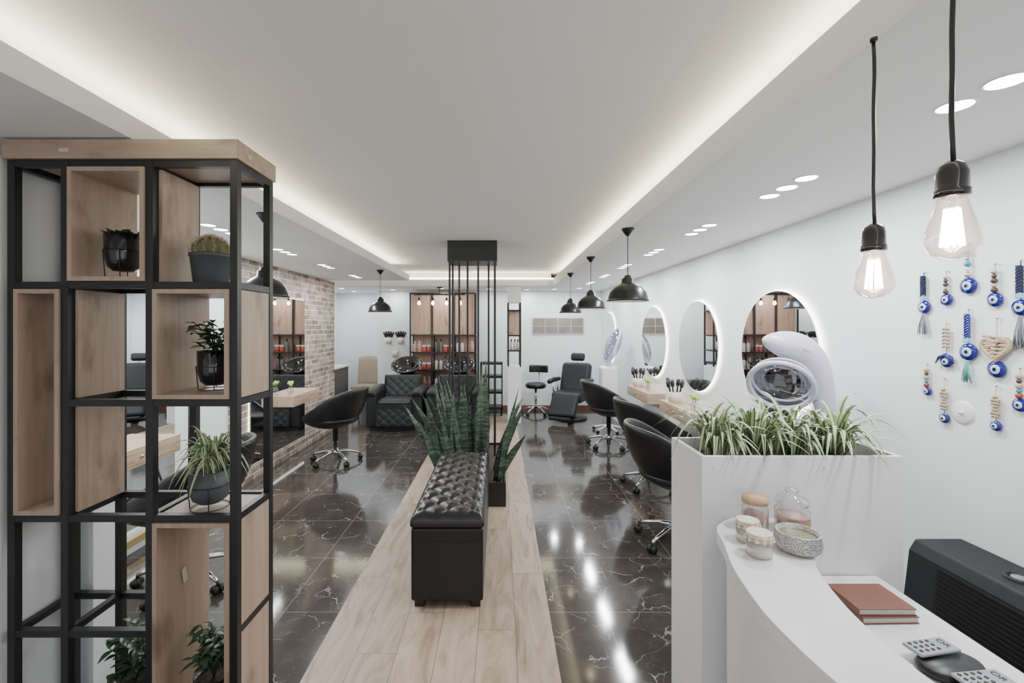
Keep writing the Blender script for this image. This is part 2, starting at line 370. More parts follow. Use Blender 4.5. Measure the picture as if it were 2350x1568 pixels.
# ------------------------------------------------------------ room shell
HC=1.6; ZB=2.29; ZU=2.53
XR=1.97; XL=-2.6; YB=8.8
Y0=-2.0
struct(B(-4.0,2.3,Y0,9.7,-.1,0),'floor',m_floor)
struct(B(-.898,.277,Y0,8.2,0,.004),'floor',m_plank)
struct(B(XR,XR+.15,Y0,9.6,0,2.8),'wall_right',m_wall)
struct(B(-2.33,XR,YB,YB+.15,0,2.8),'wall_back',m_wall)
struct(B(-3.5,-2.33,9.4,9.55,0,2.8),'wall_back',m_wall)
struct(B(-2.36,-2.33,8.8,9.4,0,2.8),'wall_back',m_wall)
struct(B(-3.5,-3.35,7.1,9.4,0,2.8),'wall_left',m_wall)
struct(B(XL-.15,XL,2.0,4.35,0,2.8),'wall_left',m_wall)
struct(B(XL-.15,XL+.02,4.35,7.1,0,ZB),'wall_left',m_brick)
struct(B(-3.5,XL-.15,6.95,7.1,0,2.8),'wall_left',m_wall)
struct(B(XL-.15,-1.76,1.97,2.09,0,2.8),'wall_front',m_wall)
struct(B(-1.93,-1.825,Y0,1.97,0,2.8),'wall_left',m_wall)
struct(B(-3.6,2.2,Y0,9.7,ZU,ZU+.1),'ceiling',m_ceil)
XCR=.90; XCL=-1.35
struct(B(XCR,XR,Y0,YB,ZB,ZB+.125),'ceiling',m_band)
struct(B(XL-.15,XCL,Y0,6.8,ZB,ZB+.085),'ceiling',m_band)
struct(B(-3.5,XCR,7.7,9.5,ZB,ZB+.10),'ceiling',m_band)
struct(B(XCR+.28,XCR+.31,Y0,YB,ZB+.125,ZU),'trim_1',m_ceil)
struct(B(XCL-.31,XCL-.28,Y0,6.8,ZB+.085,ZU),'trim_2',m_ceil)
struct(B(-3.5,XCR,7.98,8.01,ZB+.10,ZU),'trim_3',m_ceil)
struct(B(-.4,XR,YB-.012,YB,0,.08),'baseboard_back',m_brown)
def led(x0,x1,y0,y1,z,zb):
    t=thing('led_strip','warm white LED strip lighting the ceiling cove','light strip',(0,0,0),group='ceiling cove LED strips')
    B(x0,x1,y0,y1,z,z+.012).obj('diode_tape',m_led,t)
    xm=(x0+x1)/2; ym=(y0+y1)/2
    g=G()
    if y1-y0>x1-x0: g.box(xm-.002,xm+.002,y0,y1,zb,z)
    else: g.box(x0,x1,ym-.002,ym+.002,zb,z)
    g.obj('mounting_rail',m_white,t)
led(XCR+.075,XCR+.09,Y0+.2,7.6,2.455,ZB+.125)
led(XCL-.18,XCL-.165,Y0+.2,6.7,2.445,ZB+.085)
led(-3.3,XCR+.1,7.76,7.775,2.42,ZB+.10)

# ------------------------------------------------------------ downlights
def mk_downlight(loc,energy):
    t=thing('recessed_downlight','round white recessed downlight glowing in the lowered ceiling','ceiling light',loc,group='recessed downlights in rows of three')
    g=G(); g.lathe([(.043,0),(.052,-.004),(.055,0)],24); g.obj('trim_ring',m_white,t)
    g=G(); g.disc((0,0,0),.044,-.002); g.obj('lens',m_lens,t)
    l=bpy.data.lights.new('lamp','AREA'); l.shape='DISK'; l.size=.085; l.energy=energy; l.color=(.95,.98,1)
    lo=bpy.data.objects.new('lamp',l); C.objects.link(lo); lo.parent=t; lo.location=(0,0,-.008)
    return t
dl=mk_downlight((1.42,1.14,ZB),6.3)
for gi in range(8):
    yc=1.28+.98*gi
    for k in (-1,0,1):
        if gi==0 and k==-1: continue
        if gi==7 and k!=0: continue
        dup(dl,(1.425,yc+.145*k,ZB))
for yc in (2.25,3.23,4.2,5.2,6.25):
    for k in (-1,0,1): dup(dl,(-1.98,yc+.14*k,ZB))
for x,y in ((-2.0,8.5),(-1.05,8.2),(-.2,8.35),(.5,8.5),(1.0,8.35),(-2.85,8.9),(-2.85,8.2)): dup(dl,(x,y,ZB))  # closing pair, back left, is added fill to brighten that dim corner

# ------------------------------------------------------------ display shelf
S=thing('display_shelf','black steel and oak display shelf unit holding potted plants','shelf unit',(0,0,0))
PX=[-1.785,-1.59,-1.28,-.972]; ZR=[.053,.476,.898,1.321,1.752,2.198]; YF,YK=1.675,1.91; hb=.0135
g=G()
for x in PX:
    for y in (YF,YK): g.box(x-hb,x+hb,y-hb,y+hb,0,2.21)
for i,z in enumerate(ZR):
    for y in (YF,YK):
        for a in range(3):
            if a==0 and i==3: continue
            if a==2 and i==1: continue
            g.box(PX[a]+hb,PX[a+1]-hb,y-hb+.001,y+hb-.001,z-hb+.001,z+hb-.001)
    for x in PX: g.box(x-hb+.001,x+hb-.001,YF+hb,YK-hb,z-hb+.001,z+hb-.001)
g.obj('steel_frame',m_steel,S)
B(-1.81,-.952,1.652,1.935,2.212,2.282).obj('top_panel',m_oakx,S,bevel=.002)
B(-1.75,-.99,1.69,1.9,2.2,2.211).obj('top_underside',m_oakx,S)
def cubby(x0,x1,z0,z1,y0=1.655,y1=1.957,t=.016):
    g=G(); g.box(x0,x0+t,y0,y1,z0,z1); g.box(x1-t,x1,y0,y1,z0,z1); g.box(x0+t,x1-t,y0,y1,z0,z0+t); g.box(x0+t,x1-t,y0,y1,z1-t,z1)
    return g.obj('cubby_box',m_oakz,S)
cubby(-1.575,-1.295,1.767,2.183)
cubby(-1.265,-.987,1.336,1.737)
cubby(-1.770,-1.605,.913,1.737)
cubby(-1.265,-.987,.069,.883)
for (x,z0,z1) in [(-1.572,1.336,1.737),(-1.572,.913,1.306),(-1.262,1.767,2.183)]:
    B(x-.004,x+.008,1.69,1.897,z0,z1).obj('side_panel',m_oakz,S)
B(-.975,-.962,1.69,1.897,1.336,1.737).obj('side_panel',m_oakz,S)
B(-.975,-.962,1.69,1.897,.069,.883).obj('side_panel',m_oakz,S)
B(-1.264,-.987,1.69,1.897,.888,.903).obj('shelf_board',m_oakx,S)
B(-1.264,-.987,1.69,1.897,1.745,1.760).obj('shelf_board',m_steel,S)
B(-1.60,-1.565,1.6505,1.652,2.235,2.248).obj('sticker',m_paper,S)
B(-.952,-.9505,1.72,1.745,2.235,2.252).obj('sticker',m_paper,S)
g=G(); g.M=Matrix.Translation((-1.247,1.80,.62))@Matrix.Rotation(.2,4,'X'); g.box(0,.0015,-.012,.012,-.03,.03); g.obj('sticker',m_paper,S)

# ------------------------------------------------------------ plants
def leafstrip(g,pts,cross,w,m=(0,0,0),fold=.25):
    vs=[];n=len(pts)
    for p,c,ww in zip(pts,cross,w):
        p=Vector(p);c=Vector(c)
        up=Vector((0,0,1))*ww*fold
        vs+=[p-c*ww+up,p-c*ww*.45,p+c*ww*.45,p+c*ww+up]
    o=len(g.v); g.v+=[g.M@v for v in vs]
    for k in range(3):
        for i in range(n-1):
            g.f.append([o+i*4+k,o+i*4+k+1,o+(i+1)*4+k+1,o+(i+1)*4+k]); g.m.append(m[k]); g.s.append(True)
def spider(R,H,n,w=.008,seed=1,drop=1.35):
    rnd=random.Random(seed); g=G()
    for i in range(n):
        az=rnd.uniform(0,2*PI); r=R*rnd.uniform(.3,1.05); h=H*rnd.uniform(.6,1.15); dr=rnd.uniform(.1,drop)
        d=Vector((math.cos(az),math.sin(az),0)); c=Vector((-d.y,d.x,0)); b=Vector((rnd.uniform(-.02,.02),rnd.uniform(-.02,.02),0))
        pts=[];cr=[];ws=[];N=9
        for k in range(N+1):
            t=k/N; pts.append(b+d*r*(t**1.15)+Vector((0,0,h*(2.1*t-(1.1+dr)*t*t)))+c*.02*math.sin(t*2+az*3))
            cr.append(c); ws.append(w*(1.0*min(1,.5+t*2))*(1-t**2.5)+.0006)
        leafstrip(g,pts,cr,ws,(1,0,1) if i%3 else (0,1,0))
    return g
def pot(t,r,h,z,m,stand=True):
    g=G(); g.lathe([(0,z),(r*.55,z),(r*.82,z+h*.12),(r*.97,z+h*.4),(r,z+h),(r*.93,z+h),(r*.9,z+h*.85),(0,z+h*.85)],28)
    g.obj('pot',m,t)
    g=G(); g.disc((0,0,z),r*.9,h*.87); g.obj('soil',m_soil,t)
    if stand:
        g=G(); g.tube([(r*1.02*math.cos(a),r*1.02*math.sin(a),z+h*.55) for a in [2*PI*k/20 for k in range(20)]],.0018,6,closed=True)
        g.tube([(r*.9*math.cos(a),r*.9*math.sin(a),.002) for a in [2*PI*k/20 for k in range(20)]],.0018,6,closed=True)
        for a in (.5,2.07,3.64,5.2): g.tube([(r*1.02*math.cos(a),r*1.02*math.sin(a),z+h*.55),(r*.9*math.cos(a),r*.9*math.sin(a),.002)],.0018,6)
        g.obj('wire_stand',m_steel,t)
def blob_leaf(g,p,d,L,w,m=0,droop=.4):
    d=Vector(d).normalized(); c=d.cross(Vector((0,0,1)))
    if c.length<.1: c=Vector((1,0,0))
    c.normalize(); pts=[];ws=[];N=6
    for k in range(N+1):
        t=k/N; pts.append(Vector(p)+d*L*t-Vector((0,0,droop*L*t*t))); ws.append(w*math.sin(PI*min(.97,max(.06,t))**.8)+.0005)
    leafstrip(g,pts,[c]*len(pts),ws,(m,m,m),.2)
t=thing('potted_succulent','small succulent in a glossy black pot on wire stand','potted plant',(-1.47,1.78,1.783))
pot(t,.063,.145,.032,m_potb)
rnd=random.Random(3); g=G()
for i in range(80):
    a=rnd.uniform(0,2*PI); rr=rnd.uniform(.0,.05); blob_leaf(g,(rr*math.cos(a),rr*math.sin(a),.165),(math.cos(a),math.sin(a),rnd.uniform(.6,2)),rnd.uniform(.03,.055),.008)
g.obj('leaves',m_dgreen,t)
t=thing('potted_cactus','round spiny cactus in a matte grey pot','potted plant',(-1.135,1.79,1.761))
g=G(); g.lathe([(0,0),(.058,0),(.060,.004),(.072,.11),(.076,.112),(.076,.122),(.069,.122),(.067,.1),(0,.1)],28); g.obj('pot',m_potg,t)
def cf(a,b):
    ph=-PI/2*.6+ (PI/2*1.6)*b; A=2*PI*a; r=.060*math.cos(ph)*(1+.09*math.cos(A*14)); return (r*math.cos(A),r*math.sin(A),.138+.052*math.sin(ph))
g=G(); g.grid(cf,112,14,closeu=True); g.obj('cactus_body',m_cactus,t)
g=G(); rnd=random.Random(5)
for i in range(700):
    A=2*PI*(rnd.randrange(14)/14); ph=rnd.uniform(-.3,1.5); n=Vector((math.cos(ph)*math.cos(A),math.cos(ph)*math.sin(A),math.sin(ph))); p=Vector((0,0,.138))+Vector((n.x*.064,n.y*.064,n.z*.052))
    q=p+(n+Vector((rnd.uniform(-.7,.7),rnd.uniform(-.7,.7),rnd.uniform(-.7,.7)))).normalized()*.015
    g.tube([p,q],[.0010,.0004],4)
g.obj('spines',m_spine,t)
def leafy(name,label,loc,potm,r,h,spread,top,seed,nb=14,lm=None,lw=.018):
    t=thing(name,label,'potted plant',loc); pot(t,r,h,.018,potm)
    rnd=random.Random(seed); gs=G(); gl=G(); z0=.018+h*.85
    for i in range(nb):
        a=rnd.uniform(0,2*PI); rr=spread*rnd.uniform(.2,1); zz=z0+(top-z0)*rnd.uniform(.3,1)
        e=Vector((rr*math.cos(a),rr*math.sin(a),zz)); mid=Vector((e.x*.35,e.y*.35,z0+(zz-z0)*.6))
        gs.tube([(0,0,z0),mid,e],.0018,5)
        for k in range(6):
            p=mid.lerp(e,k/5); aa=a+rnd.uniform(-1.8,1.8); blob_leaf(gl,p,(math.cos(aa),math.sin(aa),rnd.uniform(-.1,.9)),rnd.uniform(.035,.06),lw*rnd.uniform(.6,1))
    gs.obj('stems',m_dgreen,t); gl.obj('leaves',lm or m_dgreen,t)
    return t
leafy('potted_ficus','leafy green plant in a glossy black pot on wire stand',(-1.125,1.80,1.353),m_potb,.063,.135,.095,.275,11,20,lw=.017)
t=thing('potted_spider_plant','spider plant in a matte grey pot on wire stand','potted plant',(-1.12,1.76,.904)); pot(t,.072,.125,.02,m_potg)
spider(.165,.19,90,.0066,21).obj('leaves',[m_green,m_cream],t,(0,0,.13))
leafy('potted_jade','dense succulent in a dark pot inside oak box',(-1.13,1.80,.086),m_potb,.07,.13,.08,.34,31,26,lw=.013)
leafy('potted_jade','dense green succulent in a dark pot on steel frame',(-1.44,1.80,.07),m_potb,.07,.13,.11,.36,32,30,lw=.013)

# ------------------------------------------------------------ bench
t=thing('storage_bench','black leather storage bench with tufted lid','bench',(-.298,2.56,.004))
W=.42;L=1.30
B(-W/2+.006,W/2-.006,.006,L-.006,.045,.458).obj('bench_body',m_leather,t,bevel=.014)
B(-W/2,W/2,0,L,.461,.502).obj('lid',m_bench,t,bevel=.014,seg=4)
g=G(); g.quilt((-W/2+.002,.002,.537),(1,0,0),(0,1,0),(0,0,1),W-.004,L-.004,3,8,.013,66,190,.05,wd=.19)
g.obj('tufted_cushion',m_bench,t)
for sx in (-1,1):
    for y in (.03,L-.09):
        g=G(); g.M=Matrix.Translation((sx*(W/2-.05),y+.03,0)); g.prism([(-.028,-.028),(.028,-.028),(.028,.028),(-.028,.028)],0,.05); g.obj('leg',m_blackplastic,t,bevel=.004)
g=G(); g.box(-W/2+.012,W/2-.012,.003,.008,.38,.384); g.obj('seam',m_blackplastic,t)

# ------------------------------------------------------------ floor planter + divider + snake plants
t=thing('floor_planter','long black rectangular floor planter on the wood strip','planter',(0,0,.004))
g=G(); x0,x1,y0,y1=-.60,.055,4.03,5.42
g.box(x0,x1,y0,y0+.012,0,.215); g.box(x0,x1,y1-.012,y1,0,.215); g.box(x0,x0+.012,y0+.012,y1-.012,0,.215); g.box(x1-.012,x1,y0+.012,y1-.012,0,.215)
g.obj('planter_box',m_blackplastic,t); B(x0+.012,x1-.012,y0+.012,y1-.012,.0,.19).obj('soil',m_soil,t)
t=thing('divider_column','black ceiling box with thin steel rods reaching into the planter','room divider',(0,0,0))
B(-.565,-.03,4.9,5.32,2.31,ZU).obj('ceiling_box',m_steel,t)
for x,y in [(-.545,4.95),(-.545,5.28),(-.47,5.28),(-.35,4.95),(-.235,4.95),(-.13,5.28),(-.055,4.95),(-.055,5.28)]:
    B(x-.010,x+.010,y-.010,y+.010,.195,2.31).obj('rod',m_steel,t)
rnd=random.Random(12)
sx_=[-.52,-.40,-.28,-.15,-.03]
for i in range(13):
    bx=sx_[i%5]+rnd.uniform(-.02,.02); by=4.14+.32*(i//5)+rnd.uniform(-.04,.04)
    g=G()
    for k in range(4):
        a=rnd.uniform(-.9,.9); out=(bx+.27)*1.0
        lean=Vector((out+rnd.uniform(-.16,.16),rnd.uniform(-.22,.05) ,0)); Lh=rnd.uniform(.50,.98)*(1-.30*min(1,abs(lean.x)))
        if k==0 and i in (3,8): Lh=1.10; lean=Vector((.05,0,0))
        if k==0 and i in (0,5): Lh=.72; lean=Vector((-.42,-.1,0))
        if k==0 and i in (4,9): Lh=.74; lean=Vector((.34,-.1,0))
        b=Vector((rnd.uniform(-.03,.03),rnd.uniform(-.05,.05),0)); w=rnd.uniform(.025,.035)
        pts=[];ws=[];cr=[];N=12
        for q in range(N+1):
            u=q/N; pts.append(b+lean*(u**1.3)*.8+Vector((0,0,Lh*u))); ang=a+u*.6; cr.append(Vector((math.cos(ang),math.sin(ang),-lean.x*.5*math.cos(ang))))
            ws.append(w*(.60+.5*math.sin(PI*min(1,u*1.1)))*(1 if u<.65 else max(.02,1-((u-.65)/.35)**1.6)))
        leafstrip(g,pts,cr,ws,(0,0,0),.12)
    g.obj('snake_plant',m_snake,None,(bx,by,.185),label='tall banded snake plant blades growing in the black planter',cat='plant',group='snake plants in the floor planter',solid=.003)

# ------------------------------------------------------------ dome pendants
def dome(loc,label):
    t=thing('pendant_lamp',label,'pendant lamp',loc,group='black dome pendant lamps')
    g=G(); g.lathe([(0,0),(.045,0),(.042,-.012),(.012,-.05),(.004,-.055)],20); g.obj('canopy',m_dome,t)
    g=G(); g.tube([(0,0,-.05),(0,0,-.335)],.003,8); g.obj('cord',m_blackplastic,t)
    g=G(); prof=[(.0,-.325),(.022,-.33),(.026,-.345),(.04,-.352),(.045,-.385),(.055,-.39),(.095,-.415),(.125,-.45),(.138,-.495),(.146,-.512),(.140,-.512),(.132,-.495),(.118,-.455),(.09,-.422),(.045,-.40),(0,-.395)]
    g.lathe(prof,36)
    for i in range(len(g.m)):
        if i>=36*9: g.m[i]=1
    g.obj('shade',[m_dome,m_domein],t)
    g=G(); g.sphere((0,0,-.455),.032,16); g.tube([(0,0,-.398),(0,0,-.43)],.014,10); g.obj('bulb',m_lampglow,t)
    return t
dm=dome((.90,3.2,ZB),'black enamel dome pendant lamp above the styling chairs')
for x,y in [(.90,4.5),(.91,5.86),(-1.455,5.54),(-1.44,2.78)]: dup(dm,(x,y,ZB))
def barebulb(loc,L,sc,label):
    t=thing('bulb_pendant',label,'pendant lamp',loc,group='bare filament bulb pendants')
    g=G(); g.lathe([(0,0),(.008,0),(.008,-.008),(0,-.008)],14); g.obj('canopy',m_blackplastic,t)
    g=G(); g.tube([(0.002*math.sin(k*1.3),0.002*math.cos(k),-L*k/10) for k in range(11)],.0040*sc,8); g.obj('cord',m_blackplastic,t)
    g=G(); g.lathe([(0,-L+.004),(.009*sc,-L),(.02*sc,-L-.008*sc),(.0235*sc,-L-.022*sc),(.0235*sc,-L-.05*sc),(.026*sc,-L-.052*sc),(.026*sc,-L-.064*sc),(0,-L-.064*sc)],24); g.obj('socket',m_glossblack,t)
    z=-L-.060*sc
    g=G(); g.lathe([(.020*sc,z),(.022*sc,z-.012*sc),(.028*sc,z-.035*sc),(.036*sc,z-.062*sc),(.0395*sc,z-.080*sc),(.0385*sc,z-.093*sc),(.030*sc,z-.107*sc),(.016*sc,z-.115*sc),(0,z-.118*sc)],32); g.obj('glass_bulb',m_bulb,t)
    g=G()
    g.tube([(0,0,z),(0,0,z-.035*sc)],.004*sc,8)
    g.obj('stem',m_clear,t)
    g=G()
    for k in range(10):
        a=2*PI*k/10; g.tube([(.010*sc*math.cos(a),.010*sc*math.sin(a),z-.026*sc),(.016*sc*math.cos(a),.016*sc*math.sin(a),z-.094*sc)],.0021*sc,6)
    g.obj('filament',m_fil,t)
    return t
barebulb((.894,1.088,ZB),.445,1.0,'bare glowing filament bulb hanging on a long black cord')
barebulb((.822,.827,ZB),.39,1.0,'bare glowing filament bulb with glossy black socket')

# ------------------------------------------------------------ right wall mirrors & consoles
def mirror_round(y,r=.44):
    t=thing('round_mirror','round backlit mirror glowing on the white wall','mirror',(XR,y,1.41),group='round backlit mirrors')
    g=G(); g.M=Matrix.Rotation(-PI/2,4,'Y'); g.lathe([(0,.035),(r,.035),(r,.028),(0,.028)],72)
    for i in range(len(g.s)): g.s[i]=False
    g.obj('mirror_glass',m_mirror,t)
    g=G(); g.M=Matrix.Rotation(-PI/2,4,'Y'); g.lathe([(r-.06,0),(r-.06,.028),(r-.03,.028),(r-.03,0)],48); g.obj('mount',m_white,t)
    g=G(); g.tube([(-.017,(r+.002)*math.cos(a),(r+.002)*math.sin(a)) for a in [2*PI*k/72 for k in range(72)]],.0085,8,closed=True); g.obj('led_ring',m_ledw,t)
    return t
mr=mirror_round(3.2)
for y in (4.48,5.76,8.1): dup(mr,(XR,y,1.41))
def console(loc,rot,ln,label):
    t=thing('styling_console',label,'wall shelf',loc,rot,group='oak styling consoles')
    B(-.215,0,0,ln,-.125,0).obj('console_box',m_oaky,t,bevel=.002)
    B(-.217,-.2145,.02,ln-.02,-.105,-.02).obj('drawer_front',m_oaky,t)
    g=G(); g.M=Matrix.Translation((-.2175,ln/2,-.06))@Matrix.Rotation(-PI/2,4,'Y'); g.lathe([(0,.0),(.011,0),(.009,.014),(0,.016)],14); g.obj('knob',m_chrome,t)
    return t
c0=console((XR,4.15,.8),0,.85,'oak styling console drawer fixed under a round mirror')
dup(c0,(XR,5.42,.8)); dup(c0,(XR,2.85,.8))
cl=console((XL+.02,5.97,.8),PI,.75,'oak styling console drawer fixed under a tall mirror on brick')
dup(cl,(XL,3.4,.8),PI,'oak styling console drawer below a tall mirror on white wall')
def tallmirror(x,y0,y1,z0,z1,label):
    t=thing('wall_mirror',label,'mirror',(x,y0,z0),group='tall rectangular mirrors')
    ln=y1-y0;h=z1-z0
    B(.02,.03,0,ln,0,h).obj('mirror_glass',m_mirror,t)
    B(0,.02,.04,ln-.04,.04,h-.04).obj('mount',m_white,t)
    g=G(); g.tube([(.012,-.004,-.004),(.012,ln+.004,-.004),(.012,ln+.004,h+.004),(.012,-.004,h+.004)],.006,6,closed=True); g.obj('led_outline',m_ledw,t)
tallmirror(XL+.02,4.66,5.95,.18,1.94,'tall backlit rectangular mirror on the brick wall')
tallmirror(XL,2.35,3.6,.18,1.94,'tall backlit rectangular mirror on white wall')
g=G(); g.box(0,.03,0,1.25,0,.05); g.obj('wall_ledge',m_gold,None,(XL,2.35,.06),label='gilded wooden ledge under the tall mirror',cat='ledge')
def vase(loc,label='small glass vase with lime green flowers on a console'):
    t=thing('flower_vase',label,'vase',loc,group='small flower vases')
    g=G(); g.lathe([(0,.002),(.028,.002),(.034,.02),(.034,.06),(.022,.09),(.024,.1)],20); g.obj('glass_vase',m_clear,t)
    g=G()
    rnd=random.Random(4)
    for i in range(5):
        a=rnd.uniform(0,6.28); g.tube([(0,0,.01),(.02*math.cos(a),.02*math.sin(a),.12)],.0015,5)
    g.obj('stems',m_green,t)
    g=G()
    for i in range(14):
        a=rnd.uniform(0,6.28); r=rnd.uniform(0,.035); g.sphere((r*math.cos(a),r*math.sin(a),.125+rnd.uniform(-.01,.03)),.015,8)
    g.obj('flowers',m_lime,t); return t
v0=vase((1.84,4.3,.8)); dup(v0,(1.83,5.62,.8)); dup(v0,(-2.46,5.35,.8)); dup(v0,(-2.47,2.85,.8))
def brushcup(loc):
    t=thing('brush_holder','white cup filled with black hair brushes on a console','brush holder',loc,group='brush holders on consoles')
    g=G(); g.lathe([(0,0),(.06,0),(.07,.12),(.066,.12),(.057,.006),(0,.006)],24); g.obj('cup',m_wax,t)
    rnd=random.Random(9)
    for i in range(8):
        a=i*.8; g=G(); p=Vector((.025*math.cos(a),.025*math.sin(a),.01)); q=Vector((.065*math.cos(a),.065*math.sin(a),.16+rnd.uniform(0,.03)))
        d=(q-p).normalized(); g.tube([p,q,q+d*.008,q+d*.07,q+d*.076],[.005,.006,.019,.018,.004],8); g.obj('brush',m_black,t)
    return t
b0=brushcup((1.84,4.78,.8)); dup(b0,(1.84,6.05,.8))

# ------------------------------------------------------------ salon tub chairs
def tub(loc,rot,label):
    t=thing('salon_chair',label,'chair',loc,rot,group='black salon tub chairs')
    def ztop(th):
        k=(1+math.cos(th))/2; k=k*k*(3-2*k); return .545+.345*k**.8
    def fn(a,b):
        th=2*PI*a; zt=ztop(th); z=.425+(zt-.425)*(b**1.5)
        r=.10+.24*(math.sin(b*PI/2)**.85)
        k=(1+math.cos(th))/2
        off=-.05*k*b
        return (r*math.sin(th)*1.02,-(r*math.cos(th))+off+.02,z)
    g=G(); g.grid(fn,48,12,closeu=True); g.obj('shell',m_leather,t,solid=.034,sub=1)
    g=G(); g.lathe([(0,.43),(.12,.43),(.26,.47),(.295,.50),(.295,.53),(.27,.555),(0,.565)],32,(0,.03,0)); g.obj('seat_cushion',m_leather,t)
    g=G(); g.lathe([(0,.43),(.10,.43),(.10,.41),(.03,.405),(.03,.25),(.019,.25),(.019,.12),(0,.12)],20); g.obj('gas_lift',m_blackplastic,t)
    g=G(); g.lathe([(0,.15),(.035,.15),(.04,.09),(0,.085)],20)
    for k in range(5):
        a=2*PI*k/5+.3; d=Vector((math.cos(a),math.sin(a),0))
        g.tube([d*.02+Vector((0,0,.125)),d*.12+Vector((0,0,.12)),d*.22+Vector((0,0,.095)),d*.285+Vector((0,0,.072))],[.02,.017,.014,.012],10)
    g.obj('star_base',m_chrome,t)
    for k in range(5):
        a=2*PI*k/5+.3; d=Vector((math.cos(a),math.sin(a),0)); c=Vector((-d.y,d.x,0)); p=d*.285
        g=G(); g.tube([p+Vector((0,0,.075)),p+Vector((0,0,.045))],.007,8)
        for s in (-1,1): g.tube([p+c*s*.006+Vector((0,0,.027)),p+c*s*.026+Vector((0,0,.027))],.027,14)
        g.obj('caster',m_blackplastic,t)
    return t
ch=tub((1.31,3.38,0),-PI/2,'black leather tub chair with chrome star base by the white planter')
dup(ch,(1.52,4.55,0),-PI/2+.12,'black leather tub chair on chrome wheeled base facing round mirror')
dup(ch,(1.46,6.1,0),-PI/2+.1,'black leather tub chair on chrome wheeled base facing round mirror')
dup(ch,(-1.95,5.4,0),PI/2-.15,'black leather tub chair facing the mirror on the brick wall')
dup(ch,(-1.95,2.85,0),PI/2+.2,'black leather tub chair behind the display shelf')

# ------------------------------------------------------------ shampoo units
def shampoo(loc):
    t=thing('shampoo_armchair','charcoal quilted leather shampoo armchair with padded arms','armchair',loc,PI,group='shampoo station armchairs')
    B(-.27,.27,-.25,.33,.12,.42).obj('seat_base',m_leather2,t,bevel=.03)
    g=G(); g.quilt((-.27,-.2,.47),(1,0,0),(0,1,0),(0,0,1),.54,.55,3,3,.008,24,24,.05); g.obj('seat_cushion',m_leather2,t)
    g=G(); g.quilt((-.29,.40,.06),(1,0,0),(0,-.16,.98),(0,1,.16),.58,.38,4,3,.007,36,24,.04); g.box(-.28,.28,.30,.36,.06,.42); g.obj('footrest_panel',m_leather2,t)
    g=G(); g.M=Matrix.Translation((0,-.18,.42))@Matrix.Rotation(math.radians(14),4,'X'); g.box(-.3,.3,-.14,-.02,0,.38); g.quilt((-.30,.0,.0),(1,0,0),(0,0,1),(0,1,0),.60,.40,4,3,.008,36,24,.05); g.obj('backrest',m_leather2,t,bevel=.02)
    for s in (-1,1):
        g=G(); g.box(s*.27,s*.43,-.3,.34,.06,.56); g.tube([(s*.355,-.3,.57),(s*.355,.30,.55),(s*.355,.345,.53)],[.088,.092,.075],16); g.obj('armrest',m_leather2,t,bevel=.03)
    B(-.38,.38,-.26,.30,0,.06).obj('plinth',m_blackplastic,t)
    b=thing('shampoo_basin','glossy black ceramic shampoo basin behind armchair','basin',(loc[0],loc[1]+.60,0),0,group='black shampoo basins')
    g=G(); g.M=Matrix.Translation((0,-.0,.90))@Matrix.Rotation(math.radians(28),4,'X')
    g.lathe([(0,-.12),(.10,-.115),(.2,-.06),(.24,.03),(.265,.05),(.265,.065),(.235,.06),(.19,-.03),(.1,-.08),(0,-.085)],32); g.obj('bowl',m_glossblack,b)
    B(-.17,.17,.06,.24,0,.8).obj('pedestal',m_blackplastic,b,bevel=.02)
    g=G(); g.tube([(0,.18,.79),(0,.18,.98),(0,.14,1.02),(0,.06,1.0)],.012,10); g.tube([(.07,.18,.79),(.07,.18,.93)],.01,8); g.obj('faucet',m_chrome,b)
    return t,b
s1,k1=shampoo((-1.62,7.30,0))
dup(s1,(-.70,7.30,0)); dup(k1,(-.70,7.90,0))

# ------------------------------------------------------------ barber chair & stool
t=thing('barber_chair','black leather reclining barber chair with headrest','chair',(1.24,7.95,0),math.radians(180-28))
t.scale=(.93,.93,.96)
g=G(); g.lathe([(0,0),(.30,0),(.30,.03),(.10,.06),(.06,.08),(.06,.34),(0,.34)],28); g.obj('base',m_blackplastic,t)
B(-.29,.29,-.24,.28,.32,.50).obj('seat',m_leather2,t,bevel=.06,seg=4)
g=G(); g.M=Matrix.Translation((0,-.18,.44))@Matrix.Rotation(math.radians(20),4,'X'); g.box(-.29,.29,-.10,.06,0,.58); g.obj('backrest',m_leather2,t,bevel=.07,seg=4)
g=G(); g.M=Matrix.Translation((0,-.40,1.02))@Matrix.Rotation(math.radians(20),4,'X'); g.box(-.14,.14,-.05,.06,0,.15); g.obj('headrest',m_leather2,t,bevel=.05,seg=4)
g=G(); g.tube([(0,-.38,.93),(0,-.42,1.08)],.012,8); g.obj('headrest_bar',m_chrome,t)
g=G(); g.M=Matrix.Translation((0,.27,.46))@Matrix.Rotation(math.radians(-50),4,'X'); g.box(-.25,.25,-.03,.44,-.09,.04); g.obj('leg_rest',m_leather2,t,bevel=.045,seg=4)
B(-.2,.2,.46,.64,.06,.12).obj('footplate',m_leather2,t,bevel=.02)
for s in (-1,1):
    g=G(); g.tube([(s*.33,-.26,.68),(s*.34,.0,.69),(s*.34,.24,.67)],[.038,.045,.04],12); g.obj('armrest',m_leather2,t)
    for yy in (-.1,.12):
        g=G(); g.tube([(s*.29,yy,.45),(s*.33,yy,.68)],.014,8); g.obj('armrest_support',m_chrome,t)
t=thing('work_stool','black wheeled work stool with small backrest','stool',(.66,8.35,0),math.radians(160))
g=G(); g.lathe([(0,.48),(.17,.48),(.19,.5),(.19,.54),(.16,.57),(0,.575)],28); g.obj('seat',m_leather,t)
g=G(); g.tube([(0,-.15,.49),(0,-.24,.5),(0,-.25,.75)],.012,8); g.obj('back_bar',m_chrome,t)
